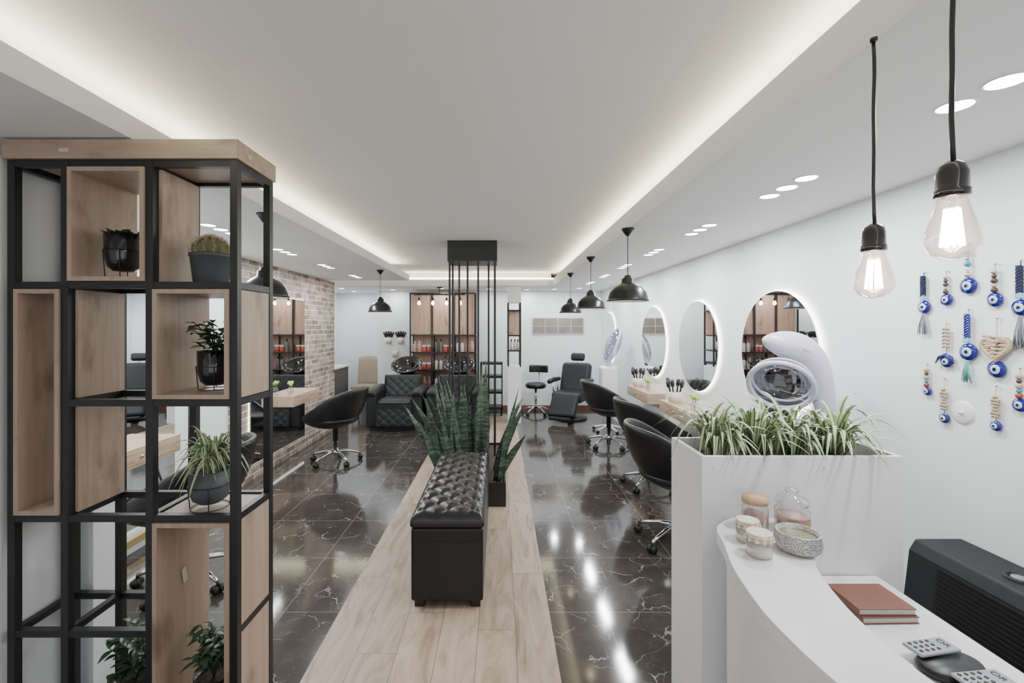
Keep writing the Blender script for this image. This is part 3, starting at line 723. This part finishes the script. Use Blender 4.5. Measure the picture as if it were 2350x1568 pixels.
g=G(); g.grid(lambda a,b:((a-.5)*.36,-.235+.06*((a-.5)*2)**2,.74+.14*b),14,4); g.obj('backrest',m_leather,t,solid=.05,sub=1)
g=G(); g.tube([(0,0,.48),(0,0,.12)],.022,12); g.obj('gas_lift',m_chrome,t)
g=G()
for k in range(5):
    a=2*PI*k/5; d=Vector((math.cos(a),math.sin(a),0)); g.tube([Vector((0,0,.13)),d*.15+Vector((0,0,.11)),d*.26+Vector((0,0,.06))],[.02,.015,.012],8)
g.obj('star_base',m_chrome,t)
for k in range(5):
    a=2*PI*k/5; d=Vector((math.cos(a),math.sin(a),0)); c=Vector((-d.y,d.x,0)); g=G(); g.tube([d*.26+c*-.02+Vector((0,0,.027)),d*.26+c*.02+Vector((0,0,.027))],.027,12); g.obj('caster',m_blackplastic,t)

# ------------------------------------------------------------ wicker chair
t=thing('wicker_chair','tan woven wicker chair against the white wall','chair',(-2.645,8.95,0),PI)
B(-.21,.21,-.22,.24,.38,.46).obj('seat',m_wicker,t,bevel=.02)
g=G(); g.M=Matrix.Translation((0,-.22,.42))@Matrix.Rotation(math.radians(8),4,'X'); g.grid(lambda a,b:((a-.5)*.43,-.03*math.cos((a-.5)*PI),.56*b+.03*math.cos((a-.5)*PI)*b),12,8); g.obj('backrest',m_wicker,t,solid=.035)
for sx in (-1,1):
    for y in (-.18,.2):
        g=G(); g.tube([(sx*.18,y,.40),(sx*.19,y*1.05,0)],[.02,.016],8); g.obj('leg',m_wicker,t)

# ------------------------------------------------------------ back shelving with bottles
t=thing('retail_shelving','tall black-framed warm wood shelving with hair products','shelving',(0,0,0))
x0,x1=-1.66,-.46; yf,yb=8.45,8.79
B(x0+.02,x1-.02,yb-.02,yb,.05,2.22).obj('back_panel',m_niche,t)
g=G()
for x in (x0,x0+.40,x0+.80,x1):
    for y in (yf,yb-.03): g.box(x-.013,x+.013,y-.013,y+.013,0,2.23)
for z in (.1,.45,.79,1.12,1.44,2.22):
    g.box(x0,x1,yf-.012,yf+.012,z-.012,z+.012)
    for x in (x0,x0+.4,x0+.8,x1): g.box(x-.012,x+.012,yf+.013,yb-.043,z-.012,z+.012)
g.obj('steel_frame',m_steel,t)
for z in (.1,.45,.79,1.12,1.44): B(x0+.013,x1-.013,yf+.013,yb-.021,z-.008,z+.008).obj('shelf_board',m_niche,t)
for i in range(3):
    xa=x0+.4*i+.02; B(xa,xa+.36,yf+.02,yf+.035,1.46,2.20).obj('door_panel',m_niche,t)
def bottle(name,r,h,mb,mc,label):
    t=thing(name,label,'bottle',(0,0,-5),group='hair products on the shelving')
    g=G(); g.lathe([(0,0),(r,0),(r,h*.72),(r*.55,h*.8),(r*.5,h*.82),(0,h*.82)],16); g.obj('bottle_body',mb,t)
    g=G(); g.lathe([(0,h*.82),(r*.5,h*.82),(r*.45,h),(0,h)],12); g.obj('cap',mc,t)
    return t
def tin(r,h,mb,mc,label):
    t=thing('product_jar',label,'jar',(0,0,-5),group='hair products on the shelving')
    g=G(); g.lathe([(0,0),(r,0),(r,h*.7),(0,h*.7)],18); g.obj('jar_body',mb,t)
    g=G(); g.lathe([(0,h*.7),(r*1.05,h*.7),(r*1.05,h),(0,h)],18); g.obj('lid',mc,t)
    return t
tmpl=[bottle('product_bottle',.033,.22,m_white,m_red,'white product bottle with red cap'),
 bottle('product_bottle',.03,.24,m_greyp,m_black,'grey product bottle with black cap'),
 bottle('product_bottle',.035,.2,m_pink,m_white,'pink product bottle with white cap'),
 tin(.042,.13,m_red,m_white,'red product jar with white lid'),
 bottle('product_bottle',.032,.21,m_white,m_greyp,'white product bottle with grey cap')]
rnd=random.Random(20)
for z in (.45,.79,1.12):
    for c in range(3):
        base=rnd.randrange(5)
        for k in range(4):
            dup(tmpl[(base+(k//2)*(c+1))%5],(x0+.4*c+.065+.09*k,yf+.10+rnd.uniform(-.02,.04),z+.0085))
for q in tmpl:
    for c in list(q.children): bpy.data.objects.remove(c,do_unlink=True)
    bpy.data.objects.remove(q,do_unlink=True)
t=thing('bar_pendant','black bar pendant with four small filament bulbs','pendant lamp',(-1.05,7.95,ZB))
g=G(); g.lathe([(0,0),(.05,0),(.05,-.02),(0,-.02)],16); g.tube([(0,0,-.02),(0,0,-.12)],.006,8); g.box(-.44,.44,-.012,.012,-.14,-.12); g.obj('bar',m_steel,t)
for x in (-.36,-.12,.12,.36):
    g=G(); g.tube([(x,0,-.14),(x,0,-.20)],.004,6); g.lathe([(0,-.19),(.018,-.19),(.018,-.235),(0,-.235)],12,(x,0,0)); g.obj('socket',m_steel,t)
    g=G(); g.lathe([(.012,-.235),(.03,-.275),(.028,-.30),(0,-.32)],14,(x,0,0)); g.obj('glass_bulb',m_lampglow,t)
t=thing('wall_brush_rack','two white wall cups full of black hair brushes','brush rack',(-2.0,8.80,0))
for i,(x,z) in enumerate([(-.13,1.27),(.1,1.27),(-.01,1.02)]):
    g=G(); g.lathe([(0,0),(.05,0),(.06,.12),(.055,.12),(.046,.01),(0,.01)],20,(x,-.07,z)); g.box(x-.02,x+.02,-.02,0,z+.02,z+.1); g.obj('cup',m_wax,t)
    if i<2:
        for k in range(5):
            a=(k-2)*.22; g=G(); p=Vector((x,-.07,z+.02)); d=Vector((math.sin(a),-.05,math.cos(a))); g.tube([p,p+d*.12,p+d*.125,p+d*.22,p+d*.23],[.008,.008,.02,.02,.006],8); g.obj('brush',m_black,t)
t=thing('wall_panel_mirror','wide horizontal greyish mirror panel on white wall','mirror',(0,YB,0))
B(.63,1.62,-.02,0,1.465,1.77).obj('backing',m_greyp,t)
g=G()
g.box(.635,1.615,-.024,-.020,1.47,1.765); g.obj('mirror_glass',m_greymirror,t)
g=G()
for x in (.63,.87,1.12,1.37,1.605): g.box(x,x+.008,-.027,-.024,1.465,1.77)
for z in (1.465,1.61,1.76): g.box(.63,1.613,-.0265,-.024,z,z+.006)
g.obj('edge_strips',m_wax,t)
t=thing('slim_partition','slim white partition with open black-framed shelf section','partition',(0,0,0))
B(.13,.35,7.5,7.85,.004,.94).obj('lower_panel',m_white,t)
B(.13,.35,7.5,7.85,2.0,2.26).obj('upper_panel',m_white,t)
g=G()
for x in (.14,.34):
    for y in (7.51,7.84): g.box(x-.012,x+.012,y-.01,y+.01,.94,2.0)
for z in (1.2,1.45,1.87): g.box(.13,.35,7.5,7.85,z-.01,z+.01)
g.obj('steel_frame',m_steel,t)
B(.15,.33,7.8,7.83,1.46,1.86).obj('wood_back',m_niche,t)
for x in (.19,.25,.30):
    tt=thing('product_bottle','small white product bottle on slim partition shelf','bottle',(x,7.6,1.2105),group='bottles on the slim partition'); g=G(); g.lathe([(0,0),(.022,0),(.022,.13),(.01,.14),(0,.14)],12); g.obj('bottle_body',m_wax,tt); g=G(); g.lathe([(0,.14),(.011,.14),(.011,.18),(0,.18)],10); g.obj('cap',m_black,tt)
t=thing('salon_trolley','black wheeled salon trolley beside the partition','trolley',(-.15,8.3,0))
g=G()
for z in (.12,.4,.68,.92): g.box(-.2,.2,-.16,.16,z,z+.04)
for x in (-.19,.19):
    for y in (-.15,.15): g.box(x-.01,x+.01,y-.01,y+.01,.05,.96)
g.obj('cart_frame',m_blackplastic,t)
for x in (-.18,.18):
    for y in (-.14,.14): g=G(); g.tube([(x-.015,y,.027),(x+.015,y,.027)],.027,12); g.obj('caster',m_blackplastic,t)
t=thing('low_counter','dark counter cabinet with pale top against the wall','cabinet',(0,0,0))
B(-3.34,-2.93,7.3,8.8,0,.84).obj('cabinet_body',m_counterdark,t); B(-3.34,-2.90,7.28,8.82,.84,.87).obj('worktop',m_white,t)
g=G(); g.tube([(-3.1,8.0,.87),(-3.1,8.0,.98),(-3.0,8.0,1.0)],.012,8); g.obj('kitchen_tap',m_blackplastic,None,label='black tap on the low counter',cat='tap')

t=thing('wall_outlet','white wall socket plate on the brick wall','socket',(XL+.02,4.74,.47))
B(0,.008,-.04,.04,-.06,.06).obj('plate',m_white,t,bevel=.003); B(.008,.010,-.018,.018,-.03,.03).obj('socket_face',m_greyp,t)
t=thing('tripod_stand','black tripod stand with clamp head','tripod',(-2.44,3.58,0))
g=G(); g.tube([(0,0,.25),(0,0,1.03)],.011,8); g.obj('pole',m_blackplastic,t)
for k in range(3):
    a=2*PI*k/3+.5; g=G(); g.tube([(0,0,.5),(.13*math.cos(a),.13*math.sin(a),.01)],.008,6); g.obj('leg',m_blackplastic,t)
g=G(); g.box(-.035,.035,-.02,.02,1.0,1.03); g.tube([(-.03,0,1.03),(-.03,0,1.08)],.01,8); g.tube([(.03,0,1.03),(.03,0,1.07)],.01,8); g.obj('clamp',m_blackplastic,t)

# ------------------------------------------------------------ hood steamers
t=thing('hood_steamer','large white hair steamer with curved arm and clear hood','hair steamer',(0,2.6,0))
def cat(P,n=6):
    out=[];P=[Vector(p) for p in P]
    for i in range(len(P)-1):
        a=P[max(i-1,0)];b=P[i];c=P[i+1];d=P[min(i+2,len(P)-1)]
        for k in range(n):
            u=k/n; out.append(.5*((2*b)+(c-a)*u+(2*a-5*b+4*c-d)*u*u+(3*b-a-3*c+d)*u**3))
    out.append(P[-1]); return out
sp=cat([(1.500,0,1.520),(1.515,0,1.520),(1.55,0,1.515),(1.615,0,1.502),(1.695,0,1.475),(1.765,0,1.415),(1.812,0,1.32),(1.846,0,1.20),(1.870,0,1.06),(1.885,0,.93)])
rw=[max(.003,p.x) for p in cat([(.004,0,0),(.026,0,0),(.050,0,0),(.075,0,0),(.088,0,0),(.086,0,0),(.076,0,0),(.060,0,0),(.045,0,0),(.03,0,0)])]
g=G(); g.tube(sp,rw,32); g.obj('arm_shell',m_whitegloss,t)
g=G(); g.tube([(1.885,0,.95),(1.885,0,.2)],.018,10); g.obj('pole',m_chrome,t)
g=G(); g.lathe([(0,.06),(.03,.06),(.04,.2),(0,.2)],16,(1.885,0,0))
g.box(1.62,1.90,-.03,.03,.045,.08); g.box(1.65,1.71,-.2,.2,.045,.08); g.obj('base',m_white,t)
for x,y in ((1.68,-.19),(1.68,.19),(1.88,0)):
    g=G(); g.tube([(x-.015,y,.024),(x+.015,y,.024)],.024,12); g.obj('caster',m_blackplastic,t)
u_=Vector((.707,0,-.707)); n_=(Vector((0,-1,0))*.66-Vector((.707,0,.707))*.75).normalized(); w_=-n_; v_=w_.cross(u_)
Mh=Matrix(((u_.x,v_.x,w_.x,1.585),(u_.y,v_.y,w_.y,-.03),(u_.z,v_.z,w_.z,1.265),(0,0,0,1)))
circ=[2*PI*k/56 for k in range(56)]
g=G(); g.M=Mh; g.tube([(.160*math.cos(a),.160*math.sin(a),0) for a in circ],.014,12,closed=True); g.obj('hood_ring',m_whitegloss,t)
g=G(); g.M=Mh; g.tube([(.150*math.cos(a),.150*math.sin(a),.055) for a in circ],.007,10,closed=True); g.obj('hood_inner_ring',m_whitegloss,t)
g=G(); g.M=Mh; g.lathe([(.160,.0),(.157,.03),(.150,.055),(.125,.095),(.085,.125),(.03,.14),(0,.141)],48); g.obj('clear_hood',m_smoke,t)
g=G()
for k in range(5): g.box(1.675+.009*k,1.678+.009*k,-.0895,-.08,1.468-.004*k,1.482-.004*k)
g.obj('vent_slots',m_handset,t)
t=thing('hair_steamer','white standing hair steamer with tilted bluish clear hood','hair steamer',(1.66,6.95,0))
B(-.13,.13,-.12,.12,.52,1.0).obj('body',m_white,t,bevel=.04,seg=4)
g=G(); g.tube([(0,0,.55),(0,0,.1)],.025,10); g.obj('pole',m_chrome,t)
g=G()
for k in range(5):
    a=2*PI*k/5; g.tube([(0,0,.1),(.24*math.cos(a),.24*math.sin(a),.045)],.016,8)
g.obj('star_base',m_white,t)
for k in range(5):
    a=2*PI*k/5; g=G(); g.sphere((.24*math.cos(a),.24*math.sin(a),.027),.027,10); g.obj('caster',m_blackplastic,t)
g=G(); g.tube(cat([(0,.05,.95),(.05,.08,1.15),(.12,.05,1.4),(.14,0,1.6)],4),[.035]*5+[.03]*4+[.025]*4,12); g.obj('arm_shell',m_whitegloss,t)
Mh=Matrix.Translation((.06,-.04,1.32))@Matrix.Rotation(math.radians(22),4,'Y')
g=G(); g.M=Mh; g.sphere((0,0,0),.25,24,sc=(.42,.75,1.05)); g.obj('clear_hood',m_smoke,t)
g=G(); g.M=Mh; g.tube([(0,.19*math.cos(a),.265*math.sin(a)) for a in [2*PI*k/32 for k in range(32)]],.016,8,closed=True); g.obj('hood_rim',m_whitegloss,t)

# ------------------------------------------------------------ reception: white planter box
t=thing('planter_cabinet','tall white laminate box with recessed planting trough','planter cabinet',(0,0,0))
x0,x1,y0,y1=.70,1.40,1.577,1.857; th=.018
g=G(); g.box(x0,x1,y0,y0+th,0,1.15); g.box(x0,x1,y1-th,y1,0,1.15); g.box(x0,x0+th,y0+th,y1-th,0,1.15); g.box(x1-th,x1,y0+th,y1-th,0,1.15)
g.obj('cabinet_body',m_white,t,bevel=.0015,seg=2)
B(x0+th,x1-th,y0+th,y1-th,.9,1.10).obj('soil',m_soil,t)
for i,x in enumerate((.83,.97,1.12,1.26)):
    spider((.22,.23,.23,.26)[i],.24,66,.0100,50+i,1.1).obj('spider_plant',[m_green,m_cream],None,(x,1.735+.015*(-1)**i,1.10),label='variegated spider plant with arching striped leaves in white trough',cat='plant',group='spider plants in the white planter')
outer=[(.80,1.575),(.715,1.50),(.68,1.38),(.64,1.25),(.615,1.10),(.61,1.0),(.625,.84),(.68,.62),(.77,.42),(.9,.25)]
inner=[(1.06,.40),(.92,.52),(.84,.68),(.808,.84),(.803,.93),(.813,1.044),(.842,1.168),(.884,1.276),(.965,1.375),(.99,1.40),(1.0,1.575)]
def cat2(P,n=6): return [(p.x,p.y) for p in cat([(a,b,0) for a,b in P],n)]
poly=cat2(outer)+cat2(inner)
t=thing('reception_desk','white curved reception desk with raised transaction counter','reception desk',(0,0,0))
G().prism(poly[::-1],.90,.94).obj('counter_top',m_white,t,bevel=.002)
def off(P,d):
    out=[]
    for i,(x,y) in enumerate(P):
        a=P[max(i-1,0)];b=P[min(i+1,len(P)-1)]; tx,ty=b[0]-a[0],b[1]-a[1]; l=math.hypot(tx,ty) or 1
        out.append((x-ty/l*d,y+tx/l*d))
    return out
o2=off(cat2(outer),.03); i2=off(cat2(outer),.07)
o2=[(x,min(y,1.572)) for x,y in o2]; i2=[(x,min(y,1.572)) for x,y in i2]
G().prism((o2+i2[::-1])[::-1],0,.90).obj('desk_front',m_white,t)
B(.84,1.30,.35,1.572,.715,.74).obj('desk_top',m_white,t,bevel=.002)
B(1.27,1.29,.37,1.55,0,.715).obj('desk_side',m_white,t)
def jar(name,label,loc,r,h,wax,lid=None,dome=False):
    t=thing(name,label,'candle',loc)
    g=G(); g.lathe([(0,.001),(r*.92,.001),(r,.008),(r,h*.82),(r*.86,h*.93),(r*.86,h)],28); g.obj('glass_jar',m_clear,t)
    g=G(); g.lathe([(0,.004),(r*.9,.004),(r*.95,.012),(r*.95,h*.6),(0,h*.6)],24); g.obj('wax',wax,t)
    if lid=='cork': g=G(); g.lathe([(0,h),(r*.97,h),(r*.97,h+.018),(0,h+.018)],24); g.obj('cork_lid',m_cork,t)
    if lid=='cloth':
        g=G(); g.grid(lambda a,b:((r*1.02+.005*b*math.cos(2*PI*a*11))*math.cos(2*PI*a)*(1 if b>0 else .96),(r*1.02+.005*b*math.cos(2*PI*a*11))*math.sin(2*PI*a)*(1 if b>0 else .96),h+.002-.02*b),66,3,closeu=True); g.disc((0,0,h),r*.98,.003); g.obj('cloth_lid',m_fabric,t)
        g=G(); g.tube([(r*1.03*math.cos(a),r*1.03*math.sin(a),h-.009) for a in [2*PI*k/24 for k in range(24)]],.0015,6,closed=True); g.obj('string_tie',m_string,t)
    if dome:
        g=G(); g.lathe([(r*.86,h),(r*.95,h+.004),(r*.95,h+.012),(r*.8,h+.024),(r*.35,h+.032),(r*.3,h+.036),(r*.42,h+.044),(r*.3,h+.052),(0,h+.054)],28); g.obj('glass_lid',m_clear,t)
        g=G(); g.grid(lambda a,b:(r*1.01*math.cos(-PI*.75+a*PI*.5),r*1.01*math.sin(-PI*.75+a*PI*.5),.022+.03*b),14,1); g.obj('label_band',m_label,t)
    return t
jar('candle_jar','pink candle in glass jar with cork lid',(.835,1.49,.94),.040,.085,m_waxp,'cork')
jar('candle_jar','large glass candle jar with domed glass lid',(.947,1.475,.94),.051,.085,m_waxp,dome=True)
jar('candle_jar','small cream candle jar with cloth covered lid',(.765,1.405,.94),.033,.062,m_wax,'cloth')
jar('candle_jar','small cream candle jar with cloth lid tied with string',(.75,1.315,.94),.035,.064,m_wax,'cloth')
t=thing('tin_candle','open round patterned tin candle with olive wax','candle',(.881,1.345,.94))
g=G(); g.lathe([(0,.001),(.05,.001),(.06,.012),(.062,.03),(.057,.052),(.060,.056),(.053,.056),(.054,.04),(0,.04)],36); g.obj('tin_bowl',m_tin,t)
g=G(); g.disc((0,0,0),.0525,.042,30); g.obj('wax',m_waxg,t)
g=G(); g.tube([(0,0,.042),(.001,0,.05)],.001,5); g.obj('wick',m_paper,t)
for i,(dx,dy,ro) in enumerate(((.003,-.006,.02),(0,0,0))):
    t=thing('book','brown leather covered book stacked on the desk','book',(1.125+dx,1.385+dy,.7405+.0205*i),ro,group='stacked brown books')
    g=G(); g.box(-.084,.084,-.066,.066,0,.003); g.box(-.084,.084,-.066,.066,.017,.020); g.box(-.084,-.081,-.066,.066,.003,.017); g.obj('cover',m_brown,t,bevel=.001)
    B(-.080,.081,-.064,.064,.0035,.0165).obj('pages',m_paper,t)
def rc(loc,rot,label,txt):
    t=thing('desk_handset',label,'handset',loc,rot)
    g=G(); g.lathe([(0,0),(.05,0),(.056,.01),(.05,.022),(0,.024)],28,(.03,0,0),sy=1.5); g.obj('base',m_blackplastic,t)
    B(-.040,.012,-.062,.062,.0245,.034).obj('body',m_handset,t,bevel=.005,seg=4)
    for i in range(3):
        for j in range(4):
            cx,cy=-.029+.014*i,-.048+.018*j
            g=G(); g.lathe([(0,.0355),(.004,.0355),(.0045,.034)],10,(cx,cy,0)); g.obj('button',m_black,t)
    cu=bpy.data.curves.new('lettering_curve','FONT'); cu.body=txt; cu.size=.022; cu.align_x='CENTER'; cu.extrude=.0003
    tmp=bpy.data.objects.new('tmp',cu); C.objects.link(tmp); bpy.context.view_layer.update()
    me=bpy.data.meshes.new_from_object(tmp.evaluated_get(bpy.context.evaluated_depsgraph_get())); bpy.data.objects.remove(tmp,do_unlink=True)
    me.materials.clear(); me.materials.append(m_black)
    o=bpy.data.objects.new('lettering',me); C.objects.link(o); o.parent=t; o.location=(-.015,.032,.0345)
rc((1.12,1.165,.7405),math.radians(-80),'grey handset lettered OR resting on black base','OR')
rc((1.14,1.055,.7405),math.radians(-84),'grey handset on black base beside another handset','OR')

# ------------------------------------------------------------ heater
t=thing('gas_heater','dark grey wall gas heater with slotted grille','heater',(0,0,0))
prof=[(1.965,.02),(1.72,.02),(1.70,.06),(1.70,.41),(1.712,.44),(1.738,.655),(1.765,.70),(1.965,.70)]
g=G()
n=len(prof); ya,yb_=.95,1.94
vs=[(x,ya,z) for x,z in prof]+[(x,yb_,z) for x,z in prof]
g.add(vs,[tuple(range(n)),tuple(range(n,2*n))[::-1]]+[(i,n+i,n+(i+1)%n,(i+1)%n) for i in range(n)])
g.obj('body',m_heater,t,bevel=.012,seg=3)
g=G()
a=Vector((1.716,0,.465)); b=Vector((1.737,0,.64))
for k in range(11):
    p=a.lerp(b,k/10)
    g.box(p.x-.006,p.x+.002,1.10,1.80,p.z-.0045,p.z+.0045)
g.obj('upper_grille',m_slot,t)
g=G()
for k in range(40): g.box(1.696,1.703,1.04+.021*k,1.049+.021*k,.32,.40)
for k in range(11): g.box(1.696,1.703,1.05,1.86,.08+.02*k,.089+.02*k)
g.obj('lower_grille',m_slot,t)
g=G(); g.lathe([(0,.701),(.03,.701),(.034,.71),(.04,.71),(.042,.70)],28,(1.85,1.62,0)); g.obj('control_collar',m_slot,t)
g=G(); g.lathe([(0,.702),(.022,.702),(.022,.708),(0,.709)],24,(1.85,1.62,0)); g.obj('control_knob',m_greyp,t)

# ------------------------------------------------------------ evil eye ornaments
def orn(px,ytop,eye,er,style,bot=None,label=''):
    s=(px-1147)/1.95; y=1044.4/s; Z=lambda p:(eye-p)/s
    r=er/s*1.0
    t=thing('evil_eye_ornament',label,'wall ornament',(XR-.004,y,1.6+(750-eye)/s),group='evil eye ornaments on the wall')
    top=Z(ytop)
    g=G(); g.M=Matrix.Rotation(-PI/2,4,'Y'); g.lathe([(0,.0),(r*.9,0),(r,.005),(r*.93,.011),(r*.52,.014)],28); g.lathe([(r*.52,.0141),(r*.44,.0155),(r*.38,.016)],28,m=1); g.lathe([(r*.38,.0161),(r*.3,.017),(r*.2,.0175)],28,m=2); g.lathe([(r*.2,.0176),(0,.018)],28,m=3)
    g.obj('eye_disc',[m_blue,m_weye,m_lblue,m_pupil],t)
    g=G(); g.tube([(-.006,0,r*.8),(-.006,.001,top)],.0015,6); g.obj('cord',m_mac if style!='navy' else m_navy,t)
    g=G(); g.tube([(-.004,0,top-.004),(-.004,0,top+.004)],.004,8); g.obj('hook',m_silv,t)
    L=top-r
    if style in('bead','color','teal'):
        cols={'bead':[m_bead,m_mac,m_bead,m_bead,m_silv],'color':[m_redb,m_teab,m_mac,m_bead,m_mac],'teal':[m_silv,m_weye,m_teab,m_silv,m_mac]}[style]
        for k in range(5):
            g=G(); g.sphere((-.010,0,r+L*.08+L*.16*k),min(.0095,L*.085)*(1.2 if k%2==0 else .9),12); g.obj('bead',cols[k],t)
    if style in ('navy','blue'):
        g=G()
        for q in range(3):
            g.tube([(-.012+.005*math.cos(k*1.2+q*2.1),.007*math.sin(k*1.2+q*2.1),r+L*.15+L*.7*k/16) for k in range(17)],.006,6)
        g.obj('braid',m_navy if style=='navy' else m_blue,t)
        g=G(); g.box(-.02,-.006,-.011,.011,r+L*.02,r+L*.02+.022); g.obj('square_bead',m_lblue,t,bevel=.003)
    if style=='mac':
        g=G()
        for k in range(7):
            zz=r+L*.1+L*.09*k; w=.011+.005*math.sin(k*1.7)
            g.tube([(-.008,-w,zz),(-.014,0,zz+.006),(-.008,w,zz)],.0045,6); g.tube([(-.008,w,zz+.007),(-.012,0,zz+.001),(-.008,-w,zz+.007)],.0045,6)
        g.obj('macrame_knot',m_mac,t)
    if style=='heart':
        g=G(); hp=[]
        for k in range(36):
            a=2*PI*k/36; hp.append((-.012,.0034*16*math.sin(a)**3*.95,r+.05+.0030*(13*math.cos(a)-5*math.cos(2*a)-2*math.cos(3*a)-math.cos(4*a))))
        g.tube(hp,.009,8,closed=True)
        for k in range(11):
            z=r+.012+k*.0075; w=.008+.038*min(1,k/6); g.tube([(-.012,-w,z),(-.018,0,z+.006*(-1)**k),(-.012,w,z+.010*(-1)**k)],.0055,6)
        g.obj('woven_heart',m_mac,t)
        for dy,dz in ((.015,.05),(-.015,.066)):
            g=G(); g.sphere((-.022,dy,r+dz),.0042,10); g.obj('bead',m_redb,t)
    if style=='horn':
        g=G()
        for k in range(6):
            zz=r+L*.25+L*.11*k; g.tube([(-.008,-.014,zz),(-.014,0,zz+.006),(-.008,.014,zz)],.005,6)
        g.obj('macrame_knot',m_mac,t)
        g=G(); g.tube([(-.012,-.035,-.008),(-.012,-.025,.018),(-.012,0,.028),(-.012,.025,.02),(-.012,.045,-.01)],[.004,.009,.010,.008,.003],8); g.obj('blue_horn',m_blue,t)
    if bot:
        g=G(); rnd=random.Random(int(px)); zb=Z(bot)
        for k in range(26):
            a=rnd.uniform(-1,1); g.tube([(-.008,a*.004,-r*.7),(-.012-rnd.uniform(0,.006),a*.018,(zb-r)*.5),(-.008-rnd.uniform(0,.006),a*.026,zb*(1-rnd.uniform(0,.15)))],.0013,4)
        g.obj('tassel',m_gtass if style=='navy' else m_teal,t)
orn(2116,625,705,15,'navy',770,'blue evil eye with navy braid and grey tassel')
orn(2167,622,688,14,'bead',None,'blue evil eye hanging on brown wooden beads')
orn(2217,560,656,19,'teal',None,'blue evil eye on silver and turquoise beads')
orn(2278,605,688,17,'bead',None,'blue evil eye hanging on dark brown beads')
orn(2337,597,706,19,'navy',805,'large evil eye with navy braid and grey tassel')
orn(2167,742,830,14,'horn',None,'blue horn and evil eye on beige macrame')
orn(2217,710,808,20,'blue',880,'blue evil eye on blue braid with teal tassel')
orn(2282,730,848,20,'heart',None,'evil eye under a woven beige heart')
orn(2123,835,898,10,'color',None,'tiny evil eye on coloured beads')
orn(2162,868,960,12,'mac',None,'small evil eye on beige macrame cord')
orn(2280,885,978,12,'mac',None,'small evil eye on knotted beige macrame')
orn(2335,845,930,16,'color',None,'evil eye on red and turquoise beads')
s=(2200-1147)/1.95
t=thing('vent_cover','white round wall cover with small centre knob','wall cover',(XR,1044.4/s,1.6-197/s))
g=G(); g.M=Matrix.Rotation(-PI/2,4,'Y'); g.lathe([(0,.008),(.04,.008),(.046,.005),(.05,0)],36); g.obj('plate',m_white,t)
g=G(); g.M=Matrix.Rotation(-PI/2,4,'Y'); g.lathe([(0,.016),(.008,.016),(.01,.008)],16); g.obj('knob',m_white,t)

# ------------------------------------------------------------ world & camera
w=bpy.data.worlds.new('World'); scene.world=w; w.use_nodes=True
bg=w.node_tree.nodes['Background']; bg.inputs[0].default_value=(.96,.97,1,1); bg.inputs[1].default_value=1.5
cam=bpy.data.cameras.new('camera'); co=bpy.data.objects.new('camera',cam); C.objects.link(co)
co.location=(0,0,HC); co.rotation_euler=(PI/2,0,0)
cam.lens=16; cam.sensor_width=36; cam.shift_x=28/2350; cam.shift_y=-34/2350; cam.clip_start=.02
scene.camera=co
